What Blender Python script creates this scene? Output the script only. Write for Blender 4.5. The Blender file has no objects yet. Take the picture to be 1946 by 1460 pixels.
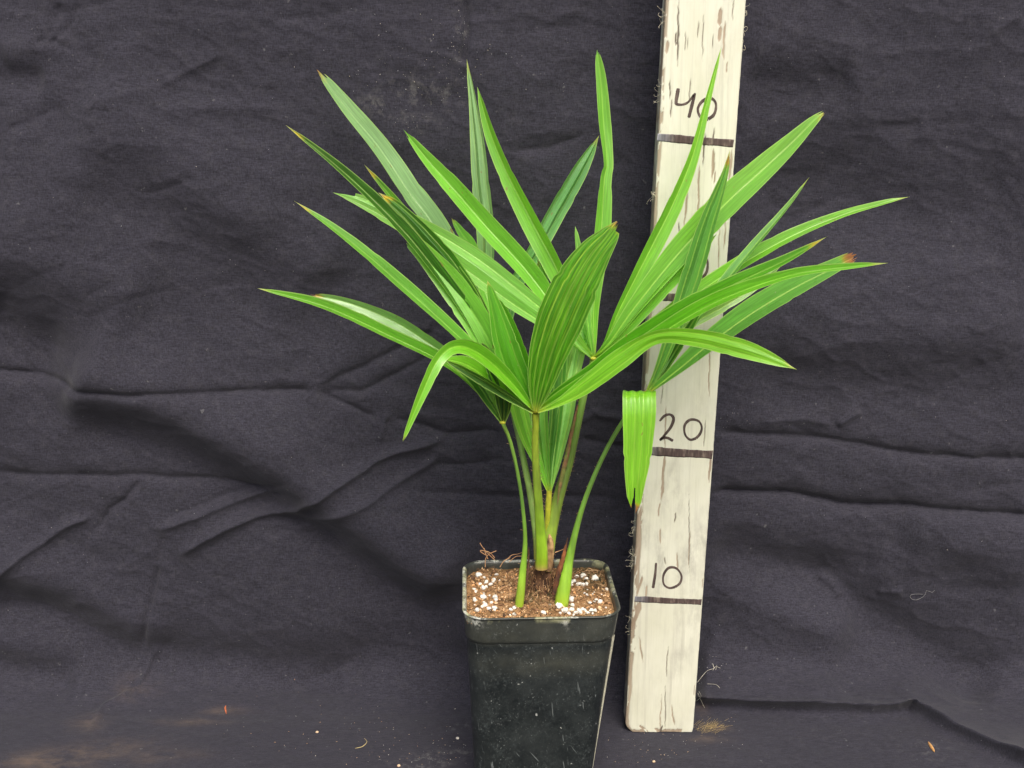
import bpy, math, random
import numpy as np
from mathutils import Vector
R = math.radians
random.seed(7); rng = np.random.default_rng(11)
SC = bpy.context.scene; COL = SC.collection
CM = 0.01                                    # everything below is written in centimetres

# ------------------------------------------------------------------ camera
F, PITCH, CY, CZ = 2300.0, 0.262969, -73.898, 44.640
cam_data = bpy.data.cameras.new('camera'); cam = bpy.data.objects.new('camera', cam_data); COL.objects.link(cam)
cam.location = (0, CY*CM, CZ*CM); cam.rotation_euler = (math.pi/2-PITCH, 0, 0)
cam_data.sensor_width = 36; cam_data.lens = 36*F/1946; cam_data.clip_start = 0.01; cam_data.clip_end = 500
SC.camera = cam

# ------------------------------------------------------------------ sky, sun, exposure (bright overcast day)
SUN_EL, SUN_AZ = R(52), R(168)               # azimuth measured clockwise from +y
w = bpy.data.worlds.new('World'); SC.world = w; w.use_nodes = True
nt = w.node_tree; bg = nt.nodes['Background']
sky = nt.nodes.new('ShaderNodeTexSky'); sky.sky_type = 'NISHITA'; sky.sun_disc = False
sky.sun_elevation = SUN_EL; sky.sun_rotation = SUN_AZ
sky.air_density = 1.0; sky.dust_density = 6.0; sky.ozone_density = 0.6
nt.links.new(sky.outputs[0], bg.inputs[0]); bg.inputs[1].default_value = 0.1
sd = bpy.data.lights.new('sun', 'SUN'); sd.energy = 1.5; sd.angle = R(30); sd.color = (1, .97, .93)
so = bpy.data.objects.new('sun', sd); COL.objects.link(so)
dirv = Vector((math.sin(SUN_AZ)*math.cos(SUN_EL), math.cos(SUN_AZ)*math.cos(SUN_EL), math.sin(SUN_EL)))
so.rotation_euler = dirv.to_track_quat('Z', 'Y').to_euler(); so.location = dirv*3
SC.view_settings.view_transform = 'Standard'; SC.view_settings.look = 'None'
SC.view_settings.exposure = 0.96; SC.view_settings.gamma = 1

# ------------------------------------------------------------------ helpers
cP, sP = math.cos(PITCH), math.sin(PITCH)
CAM = np.array([0, CY, CZ])
def ray(px, py):
    a = (px-973)/F; b = (730-py)/F
    return np.array([a, cP+b*sP, -sP+b*cP])
def at_y(px, py, y):                         # the place at distance y seen at a pixel of the photograph
    d = ray(px, py); return CAM+d*((y-CY)/d[1])
def at_z(px, py, z):
    d = ray(px, py); return CAM+d*((z-CZ)/d[2])

def hash3(i, j, k, seed):
    h = (i.astype(np.int64)*374761393+j.astype(np.int64)*668265263+k.astype(np.int64)*2147483647+seed*1274126177) & 0xffffffff
    h = ((h ^ (h >> 13))*1274126177) & 0xffffffff
    return ((h ^ (h >> 16)) & 0xffff)/65535.0
def vnoise(x, y, z=None, seed=0):
    x = np.asarray(x, float); y = np.asarray(y, float); z = np.zeros_like(x) if z is None else np.asarray(z, float)
    xi, yi, zi = np.floor(x), np.floor(y), np.floor(z)
    fx, fy, fz = x-xi, y-yi, z-zi
    fx, fy, fz = [t*t*(3-2*t) for t in (fx, fy, fz)]
    r = 0
    for a in (0, 1):
        for b in (0, 1):
            for c in (0, 1):
                r = r+hash3(xi+a, yi+b, zi+c, seed)*(fx if a else 1-fx)*(fy if b else 1-fy)*(fz if c else 1-fz)
    return r
def fbm(x, y, z=None, o=4, seed=0):
    r = 0; a = .5; t = 0
    for k in range(o):
        r = r+a*vnoise(x*2**k, y*2**k, None if z is None else z*2**k, seed+k); t += a; a *= .5
    return r/t

ORG = {}
def empty(name, loc, label, cat, group=None):
    o = bpy.data.objects.new(name, None); COL.objects.link(o); o.location = [c*CM for c in loc]; o.empty_display_size = .02
    ORG[o.name] = np.array(loc, float); tag(o, label, cat, group); return o
def tag(o, label=None, cat=None, group=None, kind=None):
    if label: o['label'] = label
    if cat: o['category'] = cat
    if group: o['group'] = group
    if kind: o['kind'] = kind
    return o
def mk(name, v, f, mat, parent=None, org=None, smooth=True, kind=None, attrs=None, uv=None):
    """v world centimetres, f faces -> one mesh object whose origin is org"""
    v = np.asarray(v, float)
    if org is None: org = v.mean(0) if len(v) else np.zeros(3)
    org = np.asarray(org, float)
    me = bpy.data.meshes.new(name)
    f = np.asarray(f) if not isinstance(f, list) or len(set(map(len, f))) == 1 else f
    vl = (v-org)*CM
    if isinstance(f, np.ndarray):
        n = f.shape[1]
        me.vertices.add(len(vl)); me.vertices.foreach_set('co', vl.ravel())
        me.loops.add(f.size); me.loops.foreach_set('vertex_index', f.ravel().astype(np.int32))
        me.polygons.add(len(f)); me.polygons.foreach_set('loop_start', np.arange(0, f.size, n, dtype=np.int32))
        me.update(calc_edges=True); me.validate()
    else:
        me.from_pydata([tuple(a) for a in vl], [], [tuple(map(int, a)) for a in f])
    if smooth: me.polygons.foreach_set('use_smooth', np.ones(len(me.polygons), bool))
    for nm, arr in (attrs or {}).items():
        arr = np.asarray(arr, float)
        if arr.ndim == 1:
            a = me.attributes.new(nm, 'FLOAT', 'POINT'); a.data.foreach_set('value', arr.astype(np.float32))
        else:
            c4 = np.ones((len(arr), 4), np.float32); c4[:, :3] = arr
            a = me.attributes.new(nm, 'FLOAT_COLOR', 'POINT'); a.data.foreach_set('color', c4.ravel())
    me.materials.append(mat)
    o = bpy.data.objects.new(name, me); COL.objects.link(o)
    if parent: o.parent = parent
    po = ORG[parent.name] if parent else np.zeros(3)
    o.location = (org-po)*CM
    ORG[o.name] = org
    if kind: o['kind'] = kind
    return o
def gridf(nr, nc, wrap=False, off=0):
    i = np.arange(nr-1)[:, None]; j = np.arange(nc if wrap else nc-1)[None, :]
    j2 = (j+1) % nc
    a = i*nc+j; b = i*nc+j2; c = (i+1)*nc+j2; d = (i+1)*nc+j
    return np.stack([a, b, c, d], -1).reshape(-1, 4)+off
def crom(P, n):
    """Catmull-Rom through rows of P (any columns), n samples even in arc length of the first three"""
    P = np.asarray(P, float); m = len(P)
    if m == 2: t = np.linspace(0, 1, n)[:, None]; return P[0]*(1-t)+P[1]*t
    Q = np.vstack([2*P[0]-P[1], P, 2*P[-1]-P[-2]]); out = []
    for i in range(m-1):
        p0, p1, p2, p3 = Q[i:i+4]; t = np.linspace(0, 1, 24, endpoint=(i == m-2))[:, None]
        out.append(.5*(2*p1+(p2-p0)*t+(2*p0-5*p1+4*p2-p3)*t**2+(3*p1-p0-3*p2+p3)*t**3))
    C = np.vstack(out)
    s = np.r_[0, np.cumsum(np.linalg.norm(np.diff(C[:, :3], axis=0), axis=1))]
    si = np.linspace(0, s[-1], n)
    return np.stack([np.interp(si, s, C[:, k]) for k in range(C.shape[1])], 1)
def nrm(a): return a/np.maximum(np.linalg.norm(a, axis=-1, keepdims=True), 1e-9)
def tube(P, rad, n=6, flat=None):
    """swept tube; flat=(rx, ry) scales the section across / towards the camera"""
    P = np.asarray(P, float); rad = np.broadcast_to(rad, (len(P),))
    T = nrm(np.gradient(P, axis=0))
    ref = nrm(P-CAM) if flat is not None else np.tile([.31, .77, .55], (len(P), 1))
    S = nrm(np.cross(T, ref)); N = np.cross(S, T)
    a = np.linspace(0, 2*math.pi, n, endpoint=False); fx, fy = flat or (1, 1)
    V = P[:, None]+rad[:, None, None]*(np.cos(a)[None, :, None]*S[:, None]*fx+np.sin(a)[None, :, None]*N[:, None]*fy)
    return V.reshape(-1, 3), gridf(len(P), n, True)
class Join:
    def __init__(s): s.v = []; s.f = []; s.n = 0; s.c = []
    def add(s, v, f, col=None):
        s.v.append(v); s.f.append(np.asarray(f)+s.n); s.n += len(v)
        if col is not None: s.c.append(np.broadcast_to(col, (len(v), 3)))
    def get(s): return np.vstack(s.v), np.vstack(s.f)
    def col(s): return np.vstack(s.c)

# ------------------------------------------------------------------ material helpers
def material(name):
    m = bpy.data.materials.new(name); m.use_nodes = True
    t = m.node_tree; return m, t, t.nodes['Principled BSDF']
def node(t, kind, **kw):
    n = t.nodes.new(kind)
    for k, v in kw.items():
        if k.startswith('i_'):
            key = k[2:]; n.inputs[int(key) if key.isdigit() else key.replace('_', ' ')].default_value = v
        else: setattr(n, k, v)
    return n
def noise(t, coord, scale, detail=4, rough=.55, stretch=None):
    if stretch:
        mp = node(t, 'ShaderNodeMapping'); mp.inputs['Scale'].default_value = stretch
        t.links.new(coord, mp.inputs[0]); coord = mp.outputs[0]
    n = node(t, 'ShaderNodeTexNoise', i_Scale=scale, i_Detail=detail, i_Roughness=rough)
    t.links.new(coord, n.inputs['Vector']); return n.outputs['Fac']
def ramp(t, fac, stops):
    r = node(t, 'ShaderNodeValToRGB'); e = r.color_ramp.elements
    while len(e) < len(stops): e.new(.5)
    for i, (p, c) in enumerate(stops):
        e[i].position = p; e[i].color = (*c, 1) if isinstance(c, tuple) else (c, c, c, 1)
    t.links.new(fac, r.inputs[0]); return r.outputs[0]
def mixc(t, fac, a, b, mode='MIX'):
    m = node(t, 'ShaderNodeMix', data_type='RGBA', blend_type=mode)
    for k, v in ((0, fac), (6, a), (7, b)):
        if isinstance(v, bpy.types.NodeSocket): t.links.new(v, m.inputs[k])
        else: m.inputs[k].default_value = (*v, 1) if isinstance(v, tuple) else v
    return m.outputs[2]
def mth(t, op, a, b=0.0):
    m = node(t, 'ShaderNodeMath', operation=op)
    for k, v in ((0, a), (1, b)):
        if isinstance(v, bpy.types.NodeSocket): t.links.new(v, m.inputs[k])
        else: m.inputs[k].default_value = v
    return m.outputs[0]
def bump(t, p, h, strength, dist):
    b = node(t, 'ShaderNodeBump', i_Strength=strength, i_Distance=dist)
    t.links.new(h, b.inputs['Height']); t.links.new(b.outputs[0], p.inputs['Normal']); return b
def attr(t, n, out='Fac'): return node(t, 'ShaderNodeAttribute', attribute_name=n).outputs[out]
def objco(t): return node(t, 'ShaderNodeTexCoord').outputs['Object']

def cloth_material():
    m, t, p = material('black_cotton'); co = objco(t)
    warp = noise(t, co, 1250, 3, .75, (.15, 1, 1)); weft = noise(t, co, 1250, 3, .75, (1, 1, .35))
    big = noise(t, co, 9, 5, .6)
    c = mixc(t, ramp(t, big, [(.3, 0.), (.7, 1.)]), (.0226, .0219, .0303), (.0255, .0247, .0342))
    th = mth(t, 'MULTIPLY', mth(t, 'ADD', warp, weft), .5)
    c = mixc(t, ramp(t, th, [(.38, 0.), (.64, 1.)]), mixc(t, 1., c, (.55, .55, .55), 'MULTIPLY'), mixc(t, 1., c, (1.55, 1.55, 1.55), 'MULTIPLY'))
    fl = noise(t, co, 260, 2, .5)
    c = mixc(t, ramp(t, fl, [(.72, 0.), (.78, .35)]), c, (.16, .16, .16))
    dust = mth(t, 'MULTIPLY', attr(t, 'dust'), ramp(t, noise(t, co, 50, 8, .78, (.6, 1, 1)), [(.40, .0), (.62, 1.)]))
    c = mixc(t, mth(t, 'MULTIPLY', dust, .62), c, (.17, .12, .08))
    pal = mth(t, 'MULTIPLY', attr(t, 'chalk'), ramp(t, noise(t, co, 150, 6, .75), [(.5, 0.), (.72, 1.)]))
    c = mixc(t, mth(t, 'MULTIPLY', pal, .5), c, (.3, .29, .27))
    t.links.new(c, p.inputs['Base Color']); p.inputs['Roughness'].default_value = .9
    p.inputs['Specular IOR Level'].default_value = .2
    p.inputs['Sheen Weight'].default_value = .08; p.inputs['Sheen Roughness'].default_value = .5
    bump(t, p, mth(t, 'ADD', th, mth(t, 'MULTIPLY', noise(t, co, 120, 5, .6, (.6, 1, 1)), 1.0)), .45, .0006)
    return m
def leaf_material():
    m, t, p = material('palm_leaf'); co = objco(t)
    col = attr(t, 'Col', 'Color'); u = attr(t, 'across'); s = attr(t, 'along')
    cmb = node(t, 'ShaderNodeCombineXYZ'); t.links.new(u, cmb.inputs[0]); t.links.new(mth(t, 'MULTIPLY', s, .03), cmb.inputs[1])
    v1 = noise(t, cmb.outputs[0], 13, 2, .5); v2 = noise(t, cmb.outputs[0], 24, 1, .5)
    vein = mth(t, 'ADD', mth(t, 'MULTIPLY', v1, .7), mth(t, 'MULTIPLY', v2, .3))
    vr = ramp(t, vein, [(.36, .58), (.5, .96), (.64, 1.42)])
    c = mixc(t, attr(t, 'veins'), col, mixc(t, 1., col, vr, 'MULTIPLY'))
    ln = mth(t, 'MULTIPLY', ramp(t, mth(t, 'MULTIPLY', attr(t, 'valley'), 10.), [(.2, 1.), (.55, 0.)]), attr(t, 'ribs'))
    c = mixc(t, ln, c, mixc(t, .5, mixc(t, 1., c, (2.0, 1.7, 1.5), 'MULTIPLY'), (.46, .58, .14)))
    mg = ramp(t, mth(t, 'MULTIPLY', attr(t, 'margin'), 10.), [(.2, .65), (.5, 0.)])
    c = mixc(t, mg, c, (.38, .58, .15))
    cloud = noise(t, co, 45, 4, .6)
    c = mixc(t, ramp(t, cloud, [(.35, 0.), (.7, .22)]), c, mixc(t, 1., c, (1.5, 1.4, 1.3), 'MULTIPLY'))
    spk = noise(t, co, 700, 2, .5)
    c = mixc(t, ramp(t, spk, [(.73, 0.), (.79, .5)]), c, (.4, .42, .3))
    t.links.new(c, p.inputs['Base Color'])
    sc_ = noise(t, co, 210, 3, .6, (1, 1, .5)); c = mixc(t, ramp(t, sc_, [(.705, 0.), (.73, .75)]), c, (.26, .17, .05))
    t.links.new(c, p.inputs['Base Color'])
    t.links.new(mth(t, 'ADD', attr(t, 'rough'), mth(t, 'MULTIPLY', mth(t, 'SUBTRACT', cloud, .5), .5)), p.inputs['Roughness'])
    p.inputs['Specular IOR Level'].default_value = .5; p.inputs['Coat Weight'].default_value = .6; p.inputs['Coat Roughness'].default_value = .28
    bump(t, p, mth(t, 'ADD', vein, mth(t, 'MULTIPLY', cloud, .9)), .22, .0009)
    tr = node(t, 'ShaderNodeBsdfTranslucent'); t.links.new(mixc(t, 1., c, (1.9, 1.75, .8), 'MULTIPLY'), tr.inputs[0])
    mx = node(t, 'ShaderNodeMixShader', i_Fac=.38)
    t.links.new(p.outputs[0], mx.inputs[1]); t.links.new(tr.outputs[0], mx.inputs[2])
    t.links.new(mx.outputs[0], t.nodes['Material Output'].inputs['Surface'])
    return m
def vcol_material(name, rough=.7, nscale=300, lo=.7, hi=1.3, bs=.3, bd=.0006, stretch=None, spec=.3):
    m, t, p = material(name); co = objco(t)
    n = noise(t, co, nscale, 4, .65, stretch)
    c = mixc(t, 1., attr(t, 'Col', 'Color'), ramp(t, n, [(.3, lo), (.7, hi)]), 'MULTIPLY')
    t.links.new(c, p.inputs['Base Color']); p.inputs['Roughness'].default_value = rough
    p.inputs['Specular IOR Level'].default_value = spec
    bump(t, p, n, bs, bd); return m
def plain_material(name, col, rough=.7, nscale=400, var=.3, spec=.3):
    m, t, p = material(name); co = objco(t); n = noise(t, co, nscale, 4, .6)
    a = tuple(c*(1-var) for c in col); b = tuple(min(1, c*(1+var)) for c in col)
    t.links.new(mixc(t, ramp(t, n, [(.3, 0.), (.7, 1.)]), a, b), p.inputs['Base Color'])
    p.inputs['Roughness'].default_value = rough; p.inputs['Specular IOR Level'].default_value = spec
    bump(t, p, n, .3, .0003); return m
def paint_material():
    m, t, p = material('cream_painted_wood'); co = objco(t)
    wear = attr(t, 'wear'); grime = attr(t, 'grime')
    grain = noise(t, co, 240, 5, .7, (1, 1, .035)); blot = noise(t, co, 34, 5, .6, (1, 1, .5))
    paint = mixc(t, ramp(t, blot, [(.3, 0.), (.7, 1.)]), (.55, .553, .425), (.645, .648, .535))
    paint = mixc(t, ramp(t, grain, [(.52, 0.), (.68, .55)]), paint, (.42, .41, .33))
    g = mth(t, 'MULTIPLY', grime, ramp(t, noise(t, co, 110, 6, .7, (1, 1, .4)), [(.42, 0.), (.68, 1.)]))
    paint = mixc(t, g, paint, (.30, .29, .24))
    wood = mixc(t, ramp(t, grain, [(.3, 0.), (.7, 1.)]), (.23, .175, .12), (.40, .33, .24))
    crk = attr(t, 'crack')
    c = mixc(t, wear, paint, wood); c = mixc(t, crk, c, (.13, .105, .08))
    t.links.new(c, p.inputs['Base Color']); p.inputs['Roughness'].default_value = .55
    p.inputs['Specular IOR Level'].default_value = .35
    bump(t, p, mth(t, 'ADD', grain, mth(t, 'MULTIPLY', blot, .5)), .45, .0006); return m
def pot_material():
    m, t, p = material('dusty_black_plastic'); co = objco(t)
    d1 = noise(t, co, 38, 7, .75); d2 = noise(t, co, 900, 3, .6); d3 = noise(t, co, 330, 6, .85); d4 = noise(t, co, 330, 2, .4)
    c = mixc(t, ramp(t, d1, [(.38, 0.), (.68, 1.)]), (.0085, .011, .0112), (.021, .0255, .0245))
    patch = ramp(t, noise(t, co, 55, 5, .7), [(.42, .12), (.62, 1.)])
    c = mixc(t, mth(t, 'MULTIPLY', ramp(t, d3, [(.5, 0.), (.68, .8)]), patch), c, (.06, .072, .07))
    c = mixc(t, mth(t, 'MULTIPLY', ramp(t, d2, [(.625, 0.), (.70, .7)]), patch), c, (.22, .24, .23))
    c = mixc(t, ramp(t, d4, [(.75, 0.), (.775, .8)]), c, (.36, .37, .34))
    for k, (rx, ry, sc_, th_) in enumerate([(0, .1, 900, .73), (0, .6, 700, .745)]):
        mp = node(t, 'ShaderNodeMapping'); mp.inputs['Rotation'].default_value = (rx, ry, .0); t.links.new(co, mp.inputs[0])
        s1 = noise(t, mp.outputs[0], sc_, 2, .4, (1, 1, .02))
        c = mixc(t, mth(t, 'MULTIPLY', ramp(t, s1, [(th_-.05, 0.), (th_, .4)]), ramp(t, noise(t, mp.outputs[0], 60+9*k, 3, .5), [(.5, 0.), (.58, 1.)])), c, (.26, .29, .28))
    c = mixc(t, mth(t, 'MULTIPLY', attr(t, 'silt'), ramp(t, noise(t, co, 60, 6, .7), [(.3, .2), (.65, 1.)])), c, (.085, .088, .066))
    lime = mth(t, 'MULTIPLY', attr(t, 'lime'), ramp(t, noise(t, co, 480, 6, .75), [(.44, 0.), (.58, 1.)]))
    c = mixc(t, lime, c, (.60, .61, .53))
    mos = mth(t, 'MULTIPLY', attr(t, 'moss'), ramp(t, noise(t, co, 200, 5, .7), [(.35, 0.), (.6, 1.)]))
    c = mixc(t, mos, c, (.36, .36, .20))
    t.links.new(c, p.inputs['Base Color']); p.inputs['Roughness'].default_value = .42
    t.links.new(ramp(t, d1, [(.3, .30), (.7, .50)]), p.inputs['Roughness'])
    p.inputs['Specular IOR Level'].default_value = .5
    bump(t, p, mth(t, 'ADD', d3, d2), .2, .0004); return m
def soil_material():
    m, t, p = material('peaty_soil'); co = objco(t)
    n1 = noise(t, co, 130, 6, .75); n2 = noise(t, co, 480, 4, .7)
    c = ramp(t, n1, [(.3, (.14, .07, .033)), (.5, (.42, .24, .11)), (.7, (.64, .41, .22))])
    c = mixc(t, ramp(t, n2, [(.35, 0.), (.7, 1.)]), mixc(t, 1., c, (.45, .45, .45), 'MULTIPLY'), c)
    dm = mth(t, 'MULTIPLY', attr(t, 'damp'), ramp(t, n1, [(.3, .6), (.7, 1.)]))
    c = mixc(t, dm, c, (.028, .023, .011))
    t.links.new(c, p.inputs['Base Color']); p.inputs['Roughness'].default_value = .95
    p.inputs['Specular IOR Level'].default_value = .1
    bump(t, p, mth(t, 'ADD', n1, n2), .9, .0015); return m
M_CLOTH = cloth_material(); M_LEAF = leaf_material(); M_PAINT = paint_material(); M_POT = pot_material(); M_SOIL = soil_material()
M_STALK = vcol_material('leaf_stalk_skin', .42, 160, .72, 1.25, .25, .0006, (1, 1, .12), .45)
M_FIBRE = vcol_material('dry_fibre', .85, 300, .6, 1.4)
M_CRUMB = vcol_material('crumb', .9, 700, .7, 1.25)
M_PERLITE = plain_material('perlite_white', (.64, .615, .55), .9, 500, .2)
M_INK = vcol_material('marker_ink', .7, 420, .6, 2.2, .1, .0002, (1, 1, .1))
M_THREAD = plain_material('pale_thread', (.42, .42, .40), .8)
M_GROUND = plain_material('concrete', (.22, .21, .20), .9, 30, .25)

# ------------------------------------------------------------------ ground and black cloth
gv = np.array([[-600, -600, -.6], [600, -600, -.6], [600, 600, -.6], [-600, 600, -.6]], float)
tag(mk('ground', gv, [(0, 1, 2, 3)], M_GROUND, org=(0, 0, -.6)), 'plain grey ground under the black cloth', 'ground', kind='structure')

YF, RC, YW = 2.3, 3.2, 5.5                    # floor runs to YF, bends with radius RC into a wall at YW
def prof(s):                                  # s = 0 at the start of the bend, negative on the floor
    s = np.asarray(s, float); L = RC*math.pi/2; a = np.clip(s/RC, 0, math.pi/2)
    y = YF+np.minimum(s, 0)+RC*np.sin(a); z = RC*(1-np.cos(a))+np.maximum(s-L, 0)
    lean = np.maximum(s-L, 0)*.012
    ny = -np.sin(a); nz = np.cos(a)
    return y+lean, z, ny, nz
_ss = np.arange(-30, 60, .02); _y, _z, _, _ = prof(_ss)
_d = (_y-CY)*cP-(_z-CZ)*sP; _u = (_y-CY)*sP+(_z-CZ)*cP; _py = 730-F*_u/_d
_o = np.argsort(_py)
def px2s(px, py):
    s = np.interp(py, _py[_o], _ss[_o]); y, z, _, _ = prof(s); d = (y-CY)*cP-(z-CZ)*sP
    return (px-973)/F*d, s
xs = np.r_[np.linspace(-120, -43, 24), np.arange(-42, 42, .115), np.linspace(43, 120, 24)]
s_ = np.r_[np.linspace(-60, -12, 14), np.arange(-11, 52.5, .115), np.linspace(54, 80, 10)]
X, S = np.meshgrid(xs, s_)
H = np.zeros_like(X)
def crease(pts, amp, wu, wd=None, fade=.18, cusp=False):
    """amp > 0 a ridge towards the viewer, < 0 a valley; wu / wd fall-off above / below in cm; pts in photo pixels, left to right"""
    global H
    wd = wu if wd is None else wd
    if max(wu, wd) <= .6: amp *= 2.3; wu *= .85; wd *= .85
    else: amp *= 2.45; wu *= 1.15; wd *= 1.15
    q = np.array([px2s(*p) for p in pts]); L = np.r_[0, np.cumsum(np.linalg.norm(np.diff(q, axis=0), axis=1))]
    m = 4*max(wu, wd)
    jj = np.where((xs > q[:, 0].min()-m) & (xs < q[:, 0].max()+m))[0]; ii = np.where((s_ > q[:, 1].min()-m) & (s_ < q[:, 1].max()+m))[0]
    if not len(jj) or not len(ii): return
    sl = (slice(ii[0], ii[-1]+1), slice(jj[0], jj[-1]+1)); x, s = X[sl], S[sl]
    x = x+.35*(fbm(x*.5, s*.5, seed=5)-.5); s = s+.35*(fbm(x*.5, s*.5, seed=6)-.5)
    best = np.full(x.shape, 1e9); sg = np.zeros(x.shape); tt = np.zeros(x.shape)
    for k in range(len(q)-1):
        a, b = q[k], q[k+1]; e = b-a; l2 = max(e@e, 1e-9)
        t = np.clip(((x-a[0])*e[0]+(s-a[1])*e[1])/l2, 0, 1)
        dx, dy = x-a[0]-t*e[0], s-a[1]-t*e[1]; d = np.hypot(dx, dy)
        c = d < best; best[c] = d[c]; sg[c] = np.sign(e[0]*dy-e[1]*dx)[c]; tt[c] = ((L[k]+t*math.sqrt(l2))/L[-1])[c]
    wdt = np.where(sg >= 0, wu, wd)
    r = best/wdt
    pr = np.exp(-r*r*.5) if max(wu, wd) > .7 else np.exp(-np.sqrt(r*r+.06)+.245)
    if cusp: pr = np.where(sg >= 0, np.exp(-r*r*.5)*.55+.45*np.exp(-r*2.2), np.exp(-r*.9-.15*r*r))*(.55+.9*fbm(tt*5, tt*0+2, seed=8))
    e = np.clip(np.minimum(tt, 1-tt)/max(fade, 1e-3), 0, 1) if fade > 0 else 1
    H[sl] += amp*pr*(e*e*(3-2*e) if fade > 0 else 1)
# left half, sharp creases
crease([(-60, 705), (0, 711), (60, 716), (150, 735), (300, 744), (450, 743), (598, 742)], -.2, .34, fade=.04)
crease([(598, 743), (700, 690), (845, 618)], -.13, .3, .5); crease([(598, 742), (690, 740), (760, 708), (850, 660)], -.13, .35)
crease([(598, 742), (720, 792)], -.15, .3); crease([(722, 838), (735, 786), (740, 800)], .1, .25)
crease([(735, 786), (850, 826), (960, 818)], -.14, .3)
crease([(330, 1064), (420, 1010), (480, 985), (560, 970), (640, 915), (720, 868), (858, 828)], .24, .42, .32, .08)
crease([(560, 1000), (700, 945), (810, 885), (850, 845)], .14, .35, .3); crease([(815, 882), (900, 884), (960, 870)], -.1, .3)
crease([(268, 1008), (310, 1006), (420, 966), (480, 945), (545, 922)], .18, .36, .36); crease([(290, 995), (420, 950), (560, 905)], -.08, .3)
crease([(-40, 903), (0, 904), (130, 905), (270, 912), (430, 920), (560, 945)], -.16, .4, fade=.1)
crease([(-30, 1112), (0, 1090), (60, 1045), (130, 998), (178, 980)], .22, .4, .35, .12)
crease([(178, 1014), (205, 970), (232, 955), (270, 918)], -.15, .28)
crease([(263, 1255), (278, 1170), (288, 1120), (298, 1070)], -.15, .26); crease([(298, 1075), (310, 1020)], -.07, .3)
crease([(150, 1420), (200, 1340), (262, 1298), (280, 1262), (304, 1232)], .16, .34, .3); crease([(240, 1320), (272, 1290), (290, 1250)], -.1, .22)
crease([(206, 1450), (206, 1400), (210, 1380)], -.1, .25); crease([(165, 1400), (176, 1360)], -.1, .25)
crease([(860, 935), (1000, 945), (1100, 941), (1200, 952)], -.12, .4); crease([(790, 935), (900, 940)], -.1, .4)
crease([(505, 1330), (525, 1305), (560, 1300), (680, 1260)], -.06, .3); crease([(530, 1290), (545, 1230)], .05, .3)
crease([(440, 1300), (600, 1310), (700, 1310)], -.05, .5)
crease([(1090, 800), (1130, 780), (1200, 800)], .14, .5); crease([(1100, 830), (1180, 850), (1230, 845)], -.12, .4)
crease([(840, 545), (900, 640)], -.05, .4); crease([(540, 470), (590, 455)], .04, .3)
crease([(590, 880), (700, 870), (880, 800)], -.05, .5); crease([(470, 830), (490, 770)], .05, .5)
# upper left, softer
crease([(300, 165), (360, 130), (430, 96)], .09, .5, .3); crease([(150, 220), (200, 190), (300, 160)], .06, .6, .4)
crease([(-40, 140), (0, 146), (95, 156)], -.17, .7, .6, .2); crease([(0, 118), (60, 95), (130, 60)], .16, 1., .8)
crease([(70, 95), (100, 50), (112, 0)], -.1, .35); crease([(90, 90), (130, 40), (146, 0)], -.08, .3); crease([(95, 72), (135, 97)], -.09, .28)
crease([(0, 250), (80, 220), (130, 190)], -.09, .6); crease([(290, 208), (400, 204), (580, 206)], .06, .6, .5)
crease([(270, 375), (340, 350), (380, 330)], -.06, .4); crease([(500, 40), (620, 30), (700, 5)], -.05, .5)
crease([(880, 125), (885, 50), (880, -20)], -.2, .22, fade=.1); crease([(975, 330), (976, 100), (975, -30)], .035, .22); crease([(1178, 450), (1180, 200), (1180, -30)], .075, .25)
crease([(960, 290), (1040, 280), (1120, 255)], -.08, .35)
# right half
crease([(1360, 822), (1450, 830), (1600, 841), (1780, 869), (1990, 871)], -.2, .42, fade=.06)
crease([(1350, 938), (1500, 943), (1600, 960), (1760, 966), (1990, 985)], -.3, .45, fade=.05)
crease([(1590, 812), (1612, 800), (1640, 780)], .14, .28); crease([(1440, 806), (1530, 800), (1590, 812)], .1, .4, .35); crease([(1640, 770), (1652, 830)], -.07, .4)
crease([(1500, 880), (1560, 845), (1640, 840)], .05, .4); crease([(1480, 920), (1530, 890)], .05, .4)
crease([(1560, 1105), (1590, 1125), (1600, 1150)], .13, .35); crease([(1670, 1128), (1720, 1122)], .08, .35)
crease([(1330, 1050), (1450, 1098), (1580, 1118), (1650, 1185), (1760, 1245), (1900, 1330)], -.55, 1.5, 1.3, .1)
crease([(1330, 1080), (1450, 1130), (1560, 1180), (1640, 1210)], .35, 1.0, 1.2)
crease([(1340, 1290), (1450, 1300), (1600, 1310)], .2, 1.2); crease([(1706, 1360), (1718, 1347), (1730, 1352)], .15, .25)
crease([(1650, 1010), (1650, 1100)], -.05, .6); crease([(1660, 750), (1720, 745)], .05, .3)
crease([(1400, 95), (1500, 110), (1650, 105)], .2, 1.3, 1.0); crease([(1400, 175), (1500, 160), (1640, 150)], -.22, 1.2)
crease([(1660, 235), (1710, 238), (1760, 240)], -.08, .6); crease([(1880, 70), (1920, 40), (1946, 30)], .06, .4)
crease([(1600, 560), (1700, 530), (1900, 500)], .05, .6); crease([(1480, 690), (1600, 650), (1700, 640)], .05, .5)
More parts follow.
